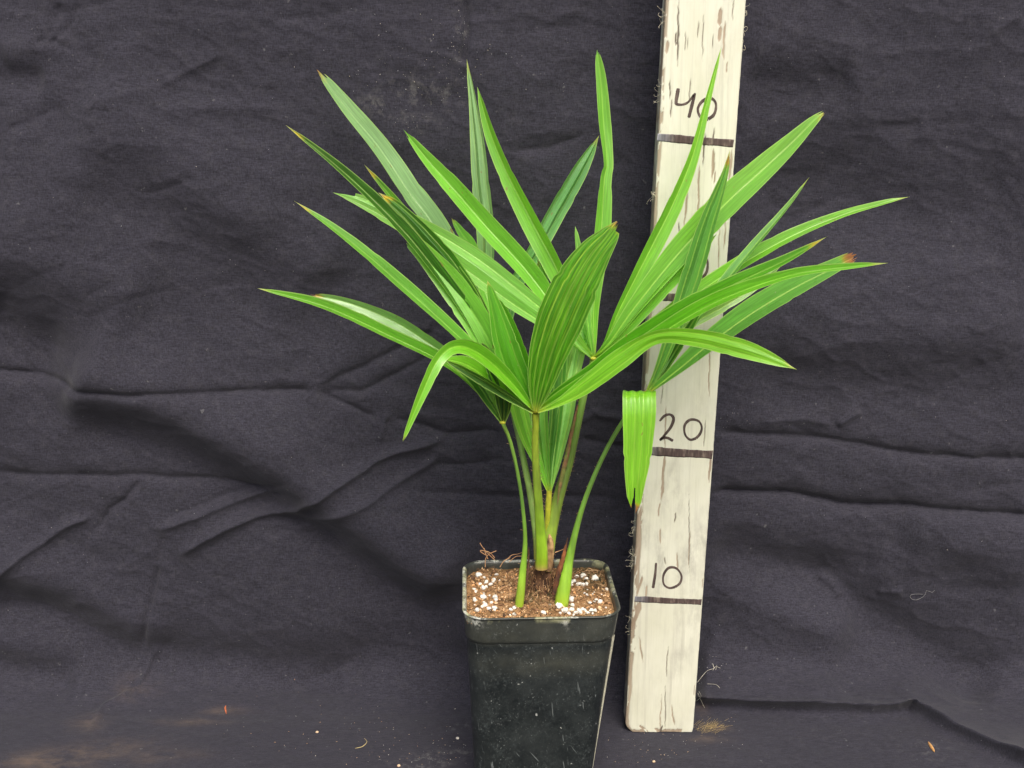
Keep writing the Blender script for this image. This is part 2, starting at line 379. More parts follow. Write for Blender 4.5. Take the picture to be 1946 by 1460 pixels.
# broad undulations
crease([(60, 700), (250, 745), (430, 830), (560, 905), (700, 1000), (900, 1120)], .85, 2.0, 1.35, .1)
crease([(120, 820), (330, 830), (480, 920), (640, 1030), (880, 1210)], -.35, 1.5, 1.6, .1)
crease([(130, 180), (300, 290), (450, 400), (640, 560)], .36, 2.4, 1.8, .12)
crease([(150, 340), (330, 420), (520, 540), (680, 660)], -.26, 1.9, 2.3, .12)
crease([(-60, 600), (40, 650), (180, 720)], -.6, 2., 1.8, .2); crease([(-60, 430), (80, 470), (300, 600)], .4, 3., 2.4, .2)
crease([(-60, 1140), (120, 1180), (240, 1240), (380, 1270), (560, 1290), (700, 1300)], -.4, 1.2, 1.1, .1)
crease([(-60, 1070), (90, 1100), (230, 1190), (330, 1230)], .3, 1.2, 1.1, .15)
crease([(-40, 1270), (60, 1280), (150, 1300)], -.25, .7, .7)
crease([(640, 1270), (760, 1250), (900, 1240)], -.35, 1.5, 1.5); crease([(700, 350), (850, 420), (1000, 480)], -.35, 2.2, 2.2)
crease([(1380, 420), (1550, 380), (1750, 420), (1990, 400)], -.4, 2.4, 2.4); crease([(1400, 560), (1600, 640), (1990, 620)], .35, 2.4, 2.2)
crease([(1380, 760), (1600, 730), (1990, 750)], -.3, 1.6, 1.6); crease([(1700, 1010), (1850, 1030), (1990, 1060)], .3, 1.6, 1.3)
_r = random.Random(5)
for k in range(90):
    px, py = _r.uniform(-20, 1960), _r.uniform(-10, 1290); L = _r.uniform(50, 230); an = _r.choice([-.5, -.35, -.2, .15, .3, .5, -.6])+_r.uniform(-.15, .15)
    crease([(px-L*math.cos(an), py-L*math.sin(an)), (px-.2*L, py-.1*L*math.sin(an)+_r.uniform(-6, 6)), (px+L*math.cos(an)*.6, py+L*math.sin(an)*.6)], _r.choice([-1, 1])*_r.uniform(.014, .034), _r.uniform(.22, .36), fade=.4)
H += 1.5*(fbm(X*.07, S*.09, seed=21, o=3)-.5)+.45*(fbm(X*.22, S*.3, seed=31, o=3)-.5)
rg = 1-np.abs(2*fbm(X*.33+.25*S, S*.5, seed=41, o=3)-1)
H += .09*rg**4+.045*(fbm(X*.8, S*1.2, seed=51, o=4)-.5)+.018*(fbm(X*2.2+S, S*3.2, seed=61, o=3)-.5)
flo = np.clip((2.5-S)/4, 0, 1)                # the floor lies flatter, and the feet of pot and board press it flat
H *= 1-.72*flo
for (cx_, cy_, r_) in ((1.6, -6.5, 8.0), (10.2, .9, 4.0)):
    yy_, zz_, _, _ = prof(S); dd_ = np.hypot(X-cx_, (yy_-cy_))+np.maximum(zz_-.2, 0)*3
    H *= np.clip((dd_-r_*.55)/(r_*.6), 0, 1)
H0 = H.copy(); crease([(1315, 1322), (1380, 1333), (1460, 1344), (1560, 1354), (1650, 1360), (1700, 1354), (1722, 1346), (1750, 1360), (1800, 1388), (1860, 1414), (1920, 1442), (1990, 1470)], .60, 2.2, .36, .03, True)
HF = H-H0
by, bz, bny, bnz = prof(S)
Y = by+bny*H-1.0*HF; Z = np.maximum(bz+bnz*H, -.45)
# keep the cloth behind the board and clear of the floor contact
yb = 1.75
lim = (np.abs(X-(10.35+.0195*Z)) < 3.2) & (Z > .3)
Y = np.where(lim, np.maximum(Y, yb+.25), Y)
def blob(px, py, rx, ry, rot=0):
    x0, s0 = px2s(px, py); c, s = math.cos(rot), math.sin(rot)
    dx, ds = X-x0, S-s0; a = (dx*c+ds*s)/rx; b = (-dx*s+ds*c)/ry
    return np.exp(-(a*a+b*b))
wob = .5+1.0*fbm(X*.5, S*.6, seed=71)
dust = (.8*blob(150, 1430, 3.6, 1.1, .25)+.7*blob(85, 1455, 2.4, .8)+.55*blob(170, 1375, 1.2, 1.0)+.5*blob(370, 1372, 2.3, .5)+.4*blob(430, 1350, 1.8, .5)
        + .35*blob(300, 1440, 3, 1.)+.35*blob(250, 1310, 1.5, .8))*wob
dust += 1.1*blob(1352, 1382, 1.1, .55)*wob+.5*blob(1330, 1345, .6, 1.0)*wob+.5*blob(1345, 1405, 1.3, .5)
chalk = .9*blob(830, 1440, 2.2, .8, .3)+.7*blob(870, 1380, .9, .5)+.5*blob(800, 1455, 1.5, .6)+.5*blob(1760, 1425, 1.3, 1.2)+.3*blob(1560, 1395, .8, .5)
chalk += .55*blob(800, 175, 2.4, .9)+.5*blob(720, 200, 1.2, .5)+.5*blob(878, 60, .5, 1.8)+.35*blob(770, 235, 2., .6)+.06
cloth = mk('backdrop_cloth', np.stack([X, Y, Z], -1).reshape(-1, 3), gridf(len(s_), len(xs)), M_CLOTH, org=(0, 2, 0),
           attrs={'dust': np.clip(dust, 0, 1).ravel(), 'chalk': np.clip(chalk, 0, 1).ravel()})
tag(cloth, 'creased black cotton sheet hanging as backdrop and spread under the pot', 'cloth')
def on_cloth(px, py):
    x, s = px2s(px, py)
    for _ in range(3):                        # refine so the point on the displaced sheet stays on the ray
        i = min(max(np.searchsorted(s_, s), 1), len(s_)-2); j = min(max(np.searchsorted(xs, x), 1), len(xs)-2)
        P = np.array([X[i, j], Y[i, j], Z[i, j]]); d = P-CAM
        q = np.array([973+F*d[0]/(d[1]*cP-d[2]*sP), 730-F*(d[1]*sP+d[2]*cP)/(d[1]*cP-d[2]*sP)])
        x += (px-q[0])/29.; s += (q[1]-py)/(29. if s > 4 else 15.)
    tx = np.array([X[i, j+1]-X[i, j-1], Y[i, j+1]-Y[i, j-1], Z[i, j+1]-Z[i, j-1]])
    ts = np.array([X[i+1, j]-X[i-1, j], Y[i+1, j]-Y[i-1, j], Z[i+1, j]-Z[i-1, j]])
    n = np.cross(tx, ts); n /= np.linalg.norm(n)
    return P, n

# ------------------------------------------------------------------ measuring board
BX0, BXL, BW, BT = 10.09, .0255, 4.66, 1.7
ORB = np.array([BX0, 0, 0.04])
def on_board(px, py):                          # -> local (across from centre, height) on the front face y = 0
    P = at_y(px, py, 0.0); return P[0]-BX0-BXL*P[2], P[2]
nf, zt = 104, 58.0
zr = np.r_[0, .04, .1, np.arange(.18, zt, .075), zt]
hw = BW/2; b_ = .10
front = [(-hw+b_+(BW-2*b_)*k/(nf-1), 0) for k in range(nf)]
sec = front+[(hw-.03, .03), (hw, b_), (hw, .5), (hw, 1.1), (hw, BT-.05), (hw-.05, BT), (0, BT), (-hw+.05, BT), (-hw, BT-.05), (-hw, 1.2), (-hw, .8), (-hw, .4), (-hw, b_), (-hw+.03, .03)]
sec = np.array(sec); ns = len(sec)
A, Zb = np.meshgrid(sec[:, 0], zr); D, _ = np.meshgrid(sec[:, 1], zr)
isf = D < .05
# paint loss: noise streaks stretched along the grain plus the streaks one can see
st = fbm(A*5.5, Zb*.33, seed=81, o=4); lvl = np.interp(Zb, [0, 8, 16, 22, 30, 38, 58], [.88, .88, .86, .88, .84, .825, .81])
wear = np.clip((st-lvl)/.02, 0, 1)
crack = np.clip((fbm(A*11, Zb*.22, seed=91, o=3)-np.interp(Zb, [0, 20, 28, 58], [.96, .96, .87, .845]))/.015, 0, 1)
def streak(px, y0, y1, wpx, amt=1., cr=False):
    global wear, crack
    a0, z1 = on_board(px[0], y0); a1, z0 = on_board(px[1], y1)
    t = np.clip((z1-Zb)/(z1-z0), 0, 1); c = a0+(a1-a0)*t+.035*(fbm(Zb*1.6, Zb*0+px[0], seed=3)-.5)*4
    wd = wpx/28/2*.8*(.35+.9*fbm(Zb*1.3, Zb*0+px[1]*.37, seed=4))*np.clip(np.minimum(t, 1-t)*5, 0, 1)
    m = np.clip((wd-np.abs(A-c))/.03+.5, 0, 1)*amt*((Zb > z0) & (Zb < z1))
    if cr: crack = np.maximum(crack, m)
    else: wear = np.maximum(wear, m)
for a in [((1370, 1368), 16, 52, 9), ((1369, 1366), 50, 82, 9), ((1378, 1375), 40, 118, 6), ((1382, 1380), 118, 142, 4), ((1356, 1354), 282, 345, 8), ((1359, 1357), 325, 352, 4),
          ((1329, 1327), 310, 420, 5), ((1306, 1303), 358, 420, 6), ((1302, 1299), 410, 470, 4), ((1390, 1386), 285, 350, 7), ((1380, 1376), 370, 480, 4), ((1368, 1364), 420, 560, 3),
          ((1265, 1263), 770, 860, 3.5), ((1264, 1256), 860, 955, 8), ((1254, 1251), 955, 985, 4), ((1350, 1348), 870, 920, 5), ((1253, 1255), 1005, 1035, 6), ((1218, 1205), 960, 1060, 14),
          ((1216, 1206), 1040, 1100, 9), ((1220, 1210), 1095, 1135, 8), ((1230, 1226), 1112, 1140, 5), ((1218, 1200), 1140, 1200, 14), ((1214, 1222), 1210, 1260, 4), ((1256, 1254), 1320, 1392, 3),
          ((1275, 1281), 1340, 1380, 5), ((1245, 1258), 1385, 1394, 18), ((1215, 1222), 1380, 1388, 14), ((1288, 1292), 1386, 1394, 12), ((1268, 1266), 78, 105, 7), ((1350, 1349), 870, 905, 5),
          ((1312, 1309), 1010, 1080, 3), ((1288, 1287), 1050, 1085, 4), ((1336, 1335), 1100, 1120, 4), ((1349, 1346), 640, 760, 3)]: streak(*a)
for a in [((1290, 1287), 0, 130, 4), ((1285, 1284), 62, 90, 4), ((1337, 1334), 25, 120, 2), ((1327, 1325), 40, 75, 2), ((1302, 1302), 60, 100, 2), ((1274, 1272), 155, 190, 3), ((1276, 1274), 190, 225, 3), ((1312, 1310), 150, 200, 2),
          ((1356, 1354), 245, 280, 3), ((1340, 1336), 255, 310, 4), ((1319, 1318), 270, 330, 2), ((1338, 1336), 270, 320, 3), ((1290, 1288), 420, 480, 3), ((1262, 1256), 700, 770, 2), ((1284, 1281), 975, 995, 3), ((1263, 1264), 1300, 1390, 2),
          ((1270, 1266), 1230, 1290, 2), ((1310, 1309), 940, 1090, 2), ((1340, 1338), 800, 850, 2), ((1262, 1265), 1060, 1075, 3), ((1395, 1392), 0, 45, 2), ((1258, 1255), 1380, 1394, 4)]: streak(*a, cr=True)
edge = np.clip((-A-hw+.16+.25*np.clip(fbm(Zb*.6, Zb*0, seed=13)-.45, 0, 1)+np.interp(Zb, [0, 2, 10, 18, 20, 58], [.02, .05, .22, .18, .02, .03]))/.05, 0, 1)*isf
wear = np.maximum(wear, edge*(fbm(A*3, Zb*.8, seed=15) > .42)*.9)
end = np.clip((.35*fbm(A*2.5, A*0+3, seed=16)-Zb)/.04, 0, 1)*(fbm(A*2, Zb*0, seed=17) > .45); wear = np.maximum(wear, end)
wear = np.where(isf, wear, np.where(A < -hw+.02, np.clip((fbm(D*4+9, Zb*.4, seed=19)-.40)/.08, 0, 1), np.clip((fbm(D*4, Zb*.4, seed=18)-.62)/.05, 0, 1)))
crack = crack*isf
grime = np.clip((fbm(A*.8+4, Zb*.35, seed=23)-.42)*3.2, 0, 1)*np.interp(Zb, [0, 9, 12, 20, 26, 58], [.5, .6, 1, .5, .25, .35])
dep = (.035*wear+.06*crack)*isf-.012*(fbm(A*4, Zb*.5, seed=25)-.5)*isf
corner = np.where((Zb < .7) & (A < 0), .5*np.clip((.7-Zb)/.7, 0, 1)**2.2, .05*np.clip((.4-Zb)/.4, 0, 1)**2)
Ax = A*(1-corner/hw)+np.where(isf, 0, .03*(fbm(Zb*3, D, seed=27)-.5))
Lx = BX0+Ax+BXL*Zb; Ly = D+dep; Lz = Zb+ORB[2]-np.where(Zb < .05, .06*(fbm(A*2, D*2, seed=29)-.5), 0)
bv = np.stack([Lx, Ly, Lz], -1).reshape(-1, 3); bf = gridf(len(zr), ns, True)
nv = len(bv); bv = np.vstack([bv, [bv[:ns].mean(0)], [bv[-ns:].mean(0)]])
caps = [(nv, (k+1) % ns, k, k) for k in range(ns)]+[(nv+1, nv-ns+k, nv-ns+(k+1) % ns, nv-ns+(k+1) % ns) for k in range(ns)]
cap3 = [c[:3] for c in caps]
board = empty('measuring_board', ORB, 'cream painted weathered wooden board with centimetre marks standing against the black cloth', 'measuring board')
ext = lambda a: np.r_[a.ravel(), 0.3, 0.3]
mk('board', bv, [tuple(q) for q in bf]+cap3, M_PAINT, board, org=ORB, attrs={'wear': ext(wear), 'crack': ext(crack), 'grime': ext(grime)})
def ribbon(pts, wpx, name, parent=board, square=False, fade=None, closed=False, n=None, org=None, joinwith=None):
    """marker stroke lying on the front face: a shallow raised strip"""
    q = np.array([(*on_board(*p[:2]), 0) for p in pts]); n = n or 10*len(pts)
    wv = np.array([p[2] if len(p) > 2 else wpx for p in pts], float)/28.5/2
    if closed: q = np.vstack([q, q[:1]]); wv = np.r_[wv, wv[0]]
    C = crom(np.c_[q[:, :2], 0*q[:, 0], wv], n)
    T = nrm(np.gradient(C[:, :2], axis=0)); Nn = np.c_[-T[:, 1], T[:, 0]]
    ww = C[:, 3]*(1+.25*(fbm(np.arange(n)*.35, np.zeros(n)+pts[0][0], seed=33)-.5))
    if not closed and not square: ww = ww*np.clip(np.minimum(np.arange(n), n-1-np.arange(n))/1.5+.55, 0, 1)
    k = 9; off = np.array([-1.01, -1, -.66, -.33, 0, .33, .66, 1, 1.01]); lift = np.array([.03]+[-.007]*7+[.03])
    a = C[:, 0][:, None]+Nn[:, 0][:, None]*ww[:, None]*off; z = C[:, 1][:, None]+Nn[:, 1][:, None]*ww[:, None]*off
    V = np.stack([BX0+a+BXL*z, np.broadcast_to(lift, a.shape), z], -1).reshape(-1, 3)
    f = gridf(n, k)[:, ::-1]
    base = np.array([.052, .036, .032]); c = np.tile(base, (len(V), 1))
    dry = np.clip((fbm(a.ravel()*9, z.ravel()*2.2, seed=35, o=3)-.54)*4, 0, 1)[:, None]*(.6 if square else .3); c = c*(1-dry)+dry*np.array([.17, .14, .11])
    if fade is not None:
        tt = np.repeat(np.linspace(0, 1, n), k)[:, None]; c = c*(1-fade(tt))+np.array([.16, .17, .19])*fade(tt)
    return V, f, c
def stroke_part(name, strokes, label):
    J = Join()
    for s in strokes: J.add(*s)
    v, f = J.get(); tag(mk(name, v, f, M_INK, board, smooth=False, attrs={'Col': J.col()}), label)
fd = lambda t: np.clip(1-t*4, 0, 1)*.75
def tick(x0, y0, x1, y1, wp): return ribbon([(x0, y0, wp*.95), (x0*.75+x1*.25, y0*.75+y1*.25, wp*1.1), (x0*.5+x1*.5, y0*.5+y1*.5+.5, wp), (x0*.25+x1*.75, y0*.25+y1*.75, wp*.96), (x1, y1, wp*1.02)], wp, '', square=True, fade=fd, n=60)
stroke_part('tick_mark', [tick(1206, 1138.5, 1333, 1144.5, 11.5)], 'dark hand drawn line below the number 10')
stroke_part('tick_mark', [tick(1222, 856.5, 1354, 864.5, 15.5)], 'dark hand drawn line below the number 20')
stroke_part('tick_mark', [tick(1238, 562, 1374, 574, 13)], 'dark hand drawn line partly behind the leaves')
stroke_part('tick_mark', [tick(1249, 261, 1394, 273, 13)], 'dark hand drawn line below the number 40')
def oval(cx, cy, rx, ry, wp, tilt=0, n=10):
    P = []
    for k in range(n):
        a = 2*math.pi*k/n+.9; x, y = rx*math.cos(a), ry*math.sin(a); r = 1+.04*math.sin(3*a+cx)
        P.append((cx+(x*math.cos(tilt)-y*math.sin(tilt))*r, cy+(x*math.sin(tilt)+y*math.cos(tilt))*r, wp*(1+.2*math.sin(a*2))))
    return ribbon(P, wp, '', closed=True, n=70)
c2 = lambda x, y: (1160+x/3.175, 720+y/3.175)
stroke_part('numeral', [ribbon([(1289, 168, 6), (1287, 180, 6.5), (1285, 193, 5.5), (1286, 198, 4.5), (1297, 199, 4), (1308, 194, 4), (1319, 180, 4)], 5, ''), ribbon([(1321, 177, 4.5), (1315, 200, 6), (1309, 224, 5)], 5, ''), oval(1344, 207, 16.5, 20.5, 5, .45)], 'handwritten number 40')
stroke_part('numeral', [ribbon([(1281, 488, 5), (1296, 484, 5), (1301, 494, 5), (1290, 504, 5), (1303, 512, 5), (1300, 526, 5), (1282, 530, 5)], 5, ''), oval(1331, 508, 14, 22, 4.5, .2)], 'handwritten number 30, its first digit behind a leaf')
stroke_part('numeral', [ribbon([(*c2(297, 256), 4), (*c2(325, 225), 5), (*c2(360, 216), 4.5), (*c2(381, 240), 5.5), (*c2(368, 285), 5.5), (*c2(340, 325), 5), (*c2(298, 372), 4.5), ], 5, ''), ribbon([(*c2(298, 372), 4), (*c2(318, 358), 5), (*c2(345, 357), 5), (*c2(378, 375), 5)], 5, ''), oval(*c2(497, 305), 16.5, 19.5, 4.6, .25)], 'handwritten number 20')
stroke_part('numeral', [ribbon([(*c2(276, 1110), 4), (*c2(270, 1180), 5), (*c2(257, 1264), 5.5)], 5, ''), oval(*c2(372, 1201), 17.5, 20, 4.4, .3)], 'handwritten number 10')
J = Join()
for px, py, n_ in [(1253, 28, 9), (1249, 46, 4), (1251, 84, 4), (1246, 182, 6), (1243, 165, 3), (1234, 372, 16), (1412, 20, 8), (1414, 52, 6), (1409, 90, 4), (1201, 1010, 14), (1198, 1052, 22), (1196, 1070, 16), (1200, 990, 6), (1192, 1170, 6), (1188, 1200, 5)]:
    for k in range(n_):
        y0 = random.uniform(.05, 1.2); P = at_y(px+random.uniform(-2, 3), py+random.uniform(-7, 7), y0)
        a_, h_ = on_board(px, py); sgn = 1 if a_ > 0 else -1
        P[0] = BX0+BXL*P[2]+sgn*(hw-.03)
        L = random.uniform(.1, .5); d1 = np.array([sgn*random.uniform(.4, 1), random.uniform(-.5, .3), random.uniform(-.9, .9)])*L; d2 = np.array([random.uniform(-.6, .6), random.uniform(-.4, .4), random.uniform(-.8, .8)])*L
        v, f = tube(crom([P, P+d1*.6, P+d1+d2*.6, P+d1*.8+d2], 8), .011, 3); J.add(v, f, np.array([.62, .57, .43])*random.uniform(.6, 1.1))
v, f = J.get(); mk('wood_fuzz', v, f, M_FIBRE, board, kind='stuff', attrs={'Col': J.col()})

# ------------------------------------------------------------------ pot
PZ = 13.45; PYAW = R(2.2)
PC = np.array([1.62, -5.75, 0.0]); HWX, HDY = 4.62, 4.22
def rsq(hx, hy, r, n=420):
    """rounded rectangle outline, n points"""
    L1, L2, La = 2*(hx-r), 2*(hy-r), r*math.pi/2; tot = 2*L1+2*L2+4*La
    out = []
    for k in range(n):
        d = tot*k/n
        for (L, fn) in ((L1, lambda t: (-hx+r+t, -hy)), (La, lambda t: (hx-r+r*math.sin(t/r), -hy+r-r*math.cos(t/r))), (L2, lambda t: (hx, -hy+r+t)), (La, lambda t: (hx-r+r*math.cos(t/r), hy-r+r*math.sin(t/r))),
                        (L1, lambda t: (hx-r-t, hy)), (La, lambda t: (-hx+r-r*math.sin(t/r), hy-r+r*math.cos(t/r))), (L2, lambda t: (-hx, hy-r-t)), (La, lambda t: (-hx+r-r*math.cos(t/r), -hy+r-r*math.sin(t/r)))):
            if d <= L: out.append(fn(d)); break
            d -= L
    return np.array(out)
def loft(rows, n=420):
    """rows of (inset, z, corner radius)"""
    V = []
    for (ins, z, r) in rows:
        o = rsq(HWX-ins, HDY-ins, max(r, .1), n)
        c, s = math.cos(PYAW), math.sin(PYAW)
        x, y = o[:, 0]*c-o[:, 1]*s, o[:, 0]*s+o[:, 1]*c
        V.append(np.c_[PC[0]+x-.034*(PZ-z), PC[1]+y, np.full(n, z)])
    return np.vstack(V)
pot = empty('plant_pot', PC, 'square black plastic plant pot with dusty scratched sides', 'plant pot')
NP = 420
def potmesh(name, rows, label=None):
    V = loft(rows, NP); z = V[:, 2]
    V[:, 0] += .05*(fbm(V[:, 2]*.5, V[:, 0]*.4, V[:, 1]*.4, seed=101, o=2)-.5); V[:, 1] += .10*(fbm(V[:, 2]*.35, V[:, 0]*.35, V[:, 1]*.35, seed=102, o=2)-.5)
    def spot(px, py, r): P = at_y(px, py, PC[1]-HDY); return np.exp(-((V-P)**2).sum(1)/r**2)
    lime = 1.3*spot(1076, 1184, .2)+.7*spot(1065, 1184, .14)+.45*spot(1078, 1200, .16)
    left = np.clip((-(V[:, 0]-PC[0])-HWX+.75)/.3, 0, 1)*np.clip((z-PZ+.55)/.2, 0, 1)*np.clip((PC[1]+3-V[:, 1])/2, 0, 1)
    lime = lime+left*1.1+.6*np.clip((z-PZ+.10)/.06, 0, 1)*(fbm(V[:, 0]*.9, V[:, 1]*.9, seed=103) > .5)+.9*spot(901, 1183, .35)
    moss = .9*left*(fbm(V[:, 0]*2, V[:, 1]*2, z*2, seed=104) > .5)+.7*np.clip((z-PZ+.4)/.2, 0, 1)*(fbm(V[:, 0], V[:, 1], seed=105) > .62)
    silt = np.clip(1-np.abs(z-10.3)/1.1, 0, 1)*.6*(.3+fbm(V[:, 0]*.5, z*.4, seed=106))+.45*np.clip((z-11.4)/.5, 0, 1)
    faces = gridf(len(rows), NP, True)
    return tag(mk(name, V, faces, M_POT, pot, org=PC, attrs={'lime': np.clip(lime, 0, 1), 'moss': np.clip(moss, 0, 1), 'silt': np.clip(silt, 0, 1)}), label)
TAP = .074                                     # side taper, cm per cm
bz_ = PZ-1.72
body = [(.28+TAP*(bz_-z), z, 1.25-.02*(bz_-z)) for z in np.arange(.25, bz_, .12)]
body = [(body[0][0]+1.7, .22, .3), (body[0][0]+.5, .05, 1.0), (body[0][0]+.2, .06, 1.05), (body[0][0]+.05, .14, 1.1)]+body+[(.28, bz_+.1, 1.25), (.28, bz_+.3, 1.25)]
potmesh('pot_wall', body)
rim = [(.34, bz_+.28, 1.25), (.285, bz_+.02, 1.25), (.25, bz_-.02, 1.28), (.22, bz_+.03, 1.3), (.19, bz_+.12, 1.3)]+[(.19-.12*(z-bz_)/1.6, z, 1.32) for z in np.arange(bz_+.2, PZ-.1, .12)]
rim += [(.06, PZ-.1, 1.35), (.0, PZ-.07, 1.38), (-.03, PZ-.03, 1.4), (.0, PZ+.01, 1.38), (.07, PZ+.02, 1.32), (.14, PZ, 1.26), (.2, PZ-.06, 1.2)]+[(.22+.06*(PZ-z), z, 1.18) for z in np.arange(PZ-.15, PZ-2.2, -.15)]
potmesh('pot_rim', rim, 'raised square rim band with chalky deposits at its left corner')

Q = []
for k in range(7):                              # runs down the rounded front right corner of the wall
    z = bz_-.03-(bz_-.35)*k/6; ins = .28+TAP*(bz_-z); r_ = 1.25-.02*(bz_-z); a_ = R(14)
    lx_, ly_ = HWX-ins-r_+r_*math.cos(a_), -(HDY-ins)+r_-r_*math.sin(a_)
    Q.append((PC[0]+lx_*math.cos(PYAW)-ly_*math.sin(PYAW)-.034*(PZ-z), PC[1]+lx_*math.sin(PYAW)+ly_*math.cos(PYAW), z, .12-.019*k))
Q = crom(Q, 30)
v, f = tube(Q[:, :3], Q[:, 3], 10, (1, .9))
M_STRIP = plain_material('pale_edge', (.38, .37, .28), .5, 300, .2)
tag(mk('edge_strip', v, f, M_STRIP, pot), 'pale cream strip down the right edge of the pot')  # thin pale tube laid on the corner, narrowing downwards

# ------------------------------------------------------------------ soil, perlite, debris in the pot
SZ = PZ-.46
def soil_h(x, y):
    dx, dy = x-1.9, y+6.0
    return SZ+.55*np.exp(-(dx*dx/1.8+dy*dy/2.2))+.5*(fbm(x*.7, y*.7, seed=111)-.5)+.22*(fbm(x*3, y*3, seed=112)-.5)+.10*(fbm(x*9, y*9, seed=113)-.5)
gx, gy = np.meshgrid(np.linspace(-1, 1, 170), np.linspace(-1, 1, 170))
k_ = np.maximum(1, (np.abs(gx)**7+np.abs(gy)**7)**(1/7.)); lx, ly = gx/k_*(HWX-.2), gy/k_*(HDY-.2)
sx = PC[0]+lx*math.cos(PYAW)-ly*math.sin(PYAW); sy = PC[1]+lx*math.sin(PYAW)+ly*math.cos(PYAW)
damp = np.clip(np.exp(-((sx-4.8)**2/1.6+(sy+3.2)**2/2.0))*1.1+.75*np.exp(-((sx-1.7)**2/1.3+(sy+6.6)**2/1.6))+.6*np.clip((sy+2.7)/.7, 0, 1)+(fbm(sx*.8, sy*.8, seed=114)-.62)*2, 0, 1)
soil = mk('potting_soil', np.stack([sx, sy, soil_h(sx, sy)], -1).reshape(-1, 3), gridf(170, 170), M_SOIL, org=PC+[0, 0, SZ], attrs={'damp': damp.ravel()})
tag(soil, 'brown peaty potting soil filling the square black pot', 'soil', kind='stuff')
def in_pot(px, py):
    P = at_z(px, py, SZ)
    for _ in range(4): P = at_z(px, py, float(soil_h(P[0], P[1])))
    return P
cs = lambda x, y: (860+x/5.405, 1030+y/5.405)
J = Join()
CH = [(.34, .19, .09), (.17, .09, .045), (.46, .29, .15), (.5, .36, .21), (.08, .045, .025), (.6, .38, .2), (.05, .03, .018), (.48, .25, .1)]
for k in range(2600):
    a, b = random.uniform(-1, 1)*(HWX-.35), random.uniform(-1, 1)*(HDY-.35)
    x = PC[0]+a; y = PC[1]+b+a*math.sin(PYAW); z = float(soil_h(np.float64(x), np.float64(y)))
    r = (random.choice([.03, .04, .05, .07, .1]) if random.random() > .05 else random.uniform(.12, .2))*random.uniform(.7, 1.3); q = rng.normal(size=(3, 3)); q, _ = np.linalg.qr(q)
    v = np.array([[1.3, 0, 0], [-1.2, .1, 0], [0, .8, 0], [.1, -.7, 0], [0, 0, .5], [0, 0, -.5]])*r*rng.uniform(.6, 1.3, (6, 1))
    f = [(0, 2, 4), (2, 1, 4), (1, 3, 4), (3, 0, 4), (2, 0, 5), (1, 2, 5), (3, 1, 5), (0, 3, 5)]
    c = np.array(random.choice(CH))*random.uniform(.9, 1.6)
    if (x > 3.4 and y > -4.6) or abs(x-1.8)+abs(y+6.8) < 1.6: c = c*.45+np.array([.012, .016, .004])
    if random.random() < .02: c = np.array([.62, .58, .5]); v *= .55
    J.add(v@q.T+[x, y, z+r*.25], f, c)
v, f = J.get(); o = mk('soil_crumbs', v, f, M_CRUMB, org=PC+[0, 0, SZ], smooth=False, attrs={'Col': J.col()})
tag(o, 'small brown crumbs and bark bits on top of the potting soil', 'soil crumbs', kind='stuff')
J = Join()
for k in range(300):
    a, b = random.uniform(-1, 1)*(HWX-.5), random.uniform(-1, 1)*(HDY-.5); x, y = PC[0]+a, PC[1]+b+a*.04
    if random.random() < .45: x, y = random.gauss(1.7, .8), random.gauss(-6.9, .8)
    if random.random() < .2: x, y = random.gauss(5.0, .6), random.gauss(-3.0, .5)
    L = random.uniform(.3, 1.1); th = random.uniform(0, 6.28); d = np.array([math.cos(th), math.sin(th), 0])*L; nn = np.array([-d[1], d[0], 0])*random.uniform(-.5, .5)
    P = np.array([[x, y, 0]-d*.5, [x, y, 0]+nn*.6, [x, y, 0]+d*.5]); P[:, 0] = np.clip(P[:, 0], PC[0]-HWX+.4, PC[0]+HWX-.4); P[:, 1] = np.clip(P[:, 1], PC[1]-HDY+.4, PC[1]+HDY-.4)
    P[:, 2] = soil_h(P[:, 0], P[:, 1])+[.0, random.uniform(.05, .25), .02]
    v, f = tube(crom(P, 9), random.uniform(.010, .022), 3); J.add(v, f, np.array(random.choice([(.36, .2, .1), (.5, .32, .17), (.2, .11, .05), (.12, .1, .04)]))*random.uniform(.7, 1.2))
# curly dry roots sticking out at the back left
for pts in [[(922, 1078, -3.4), (923, 1062, -3.4), (930, 1053, -3.5), (943, 1047, -3.6)], [(925, 1056, -3.2), (915, 1050, -3.2), (913, 1046, -3.2), (930, 1050, -3.4), (940, 1060, -3.4)], [(940, 1064, -3.0), (925, 1050, -2.9), (915, 1037, -2.9), (912, 1032, -2.9)],
            [(965, 1062, -3.2), (973, 1055, -3.2), (985, 1053, -3.4), (996, 1048, -4)], [(968, 1068, -3.2), (980, 1058, -3.2), (992, 1057, -3.6)], [(950, 1078, -4), (958, 1066, -4), (970, 1060, -4)],
            [(927, 1062, -3.4), (922, 1050, -3.4), (920, 1042, -3.4)], [(1055, 1050, -6.9), (1066, 1046, -7), (1075, 1042, -7.2)], [(950, 1120, -8), (962, 1115, -8), (968, 1122, -8), (971, 1132, -8.3)]]:
    v, f = tube(crom([at_y(*p) for p in pts], 18), .026, 5); J.add(v, f, (.42, .24, .12))
v, f = J.get(); o = mk('root_fibres', v, f, M_FIBRE, org=PC+[0, 0, SZ], attrs={'Col': J.col()})
tag(o, 'thin dry brown root fibres curling over the potting soil', 'root fibres', kind='stuff')

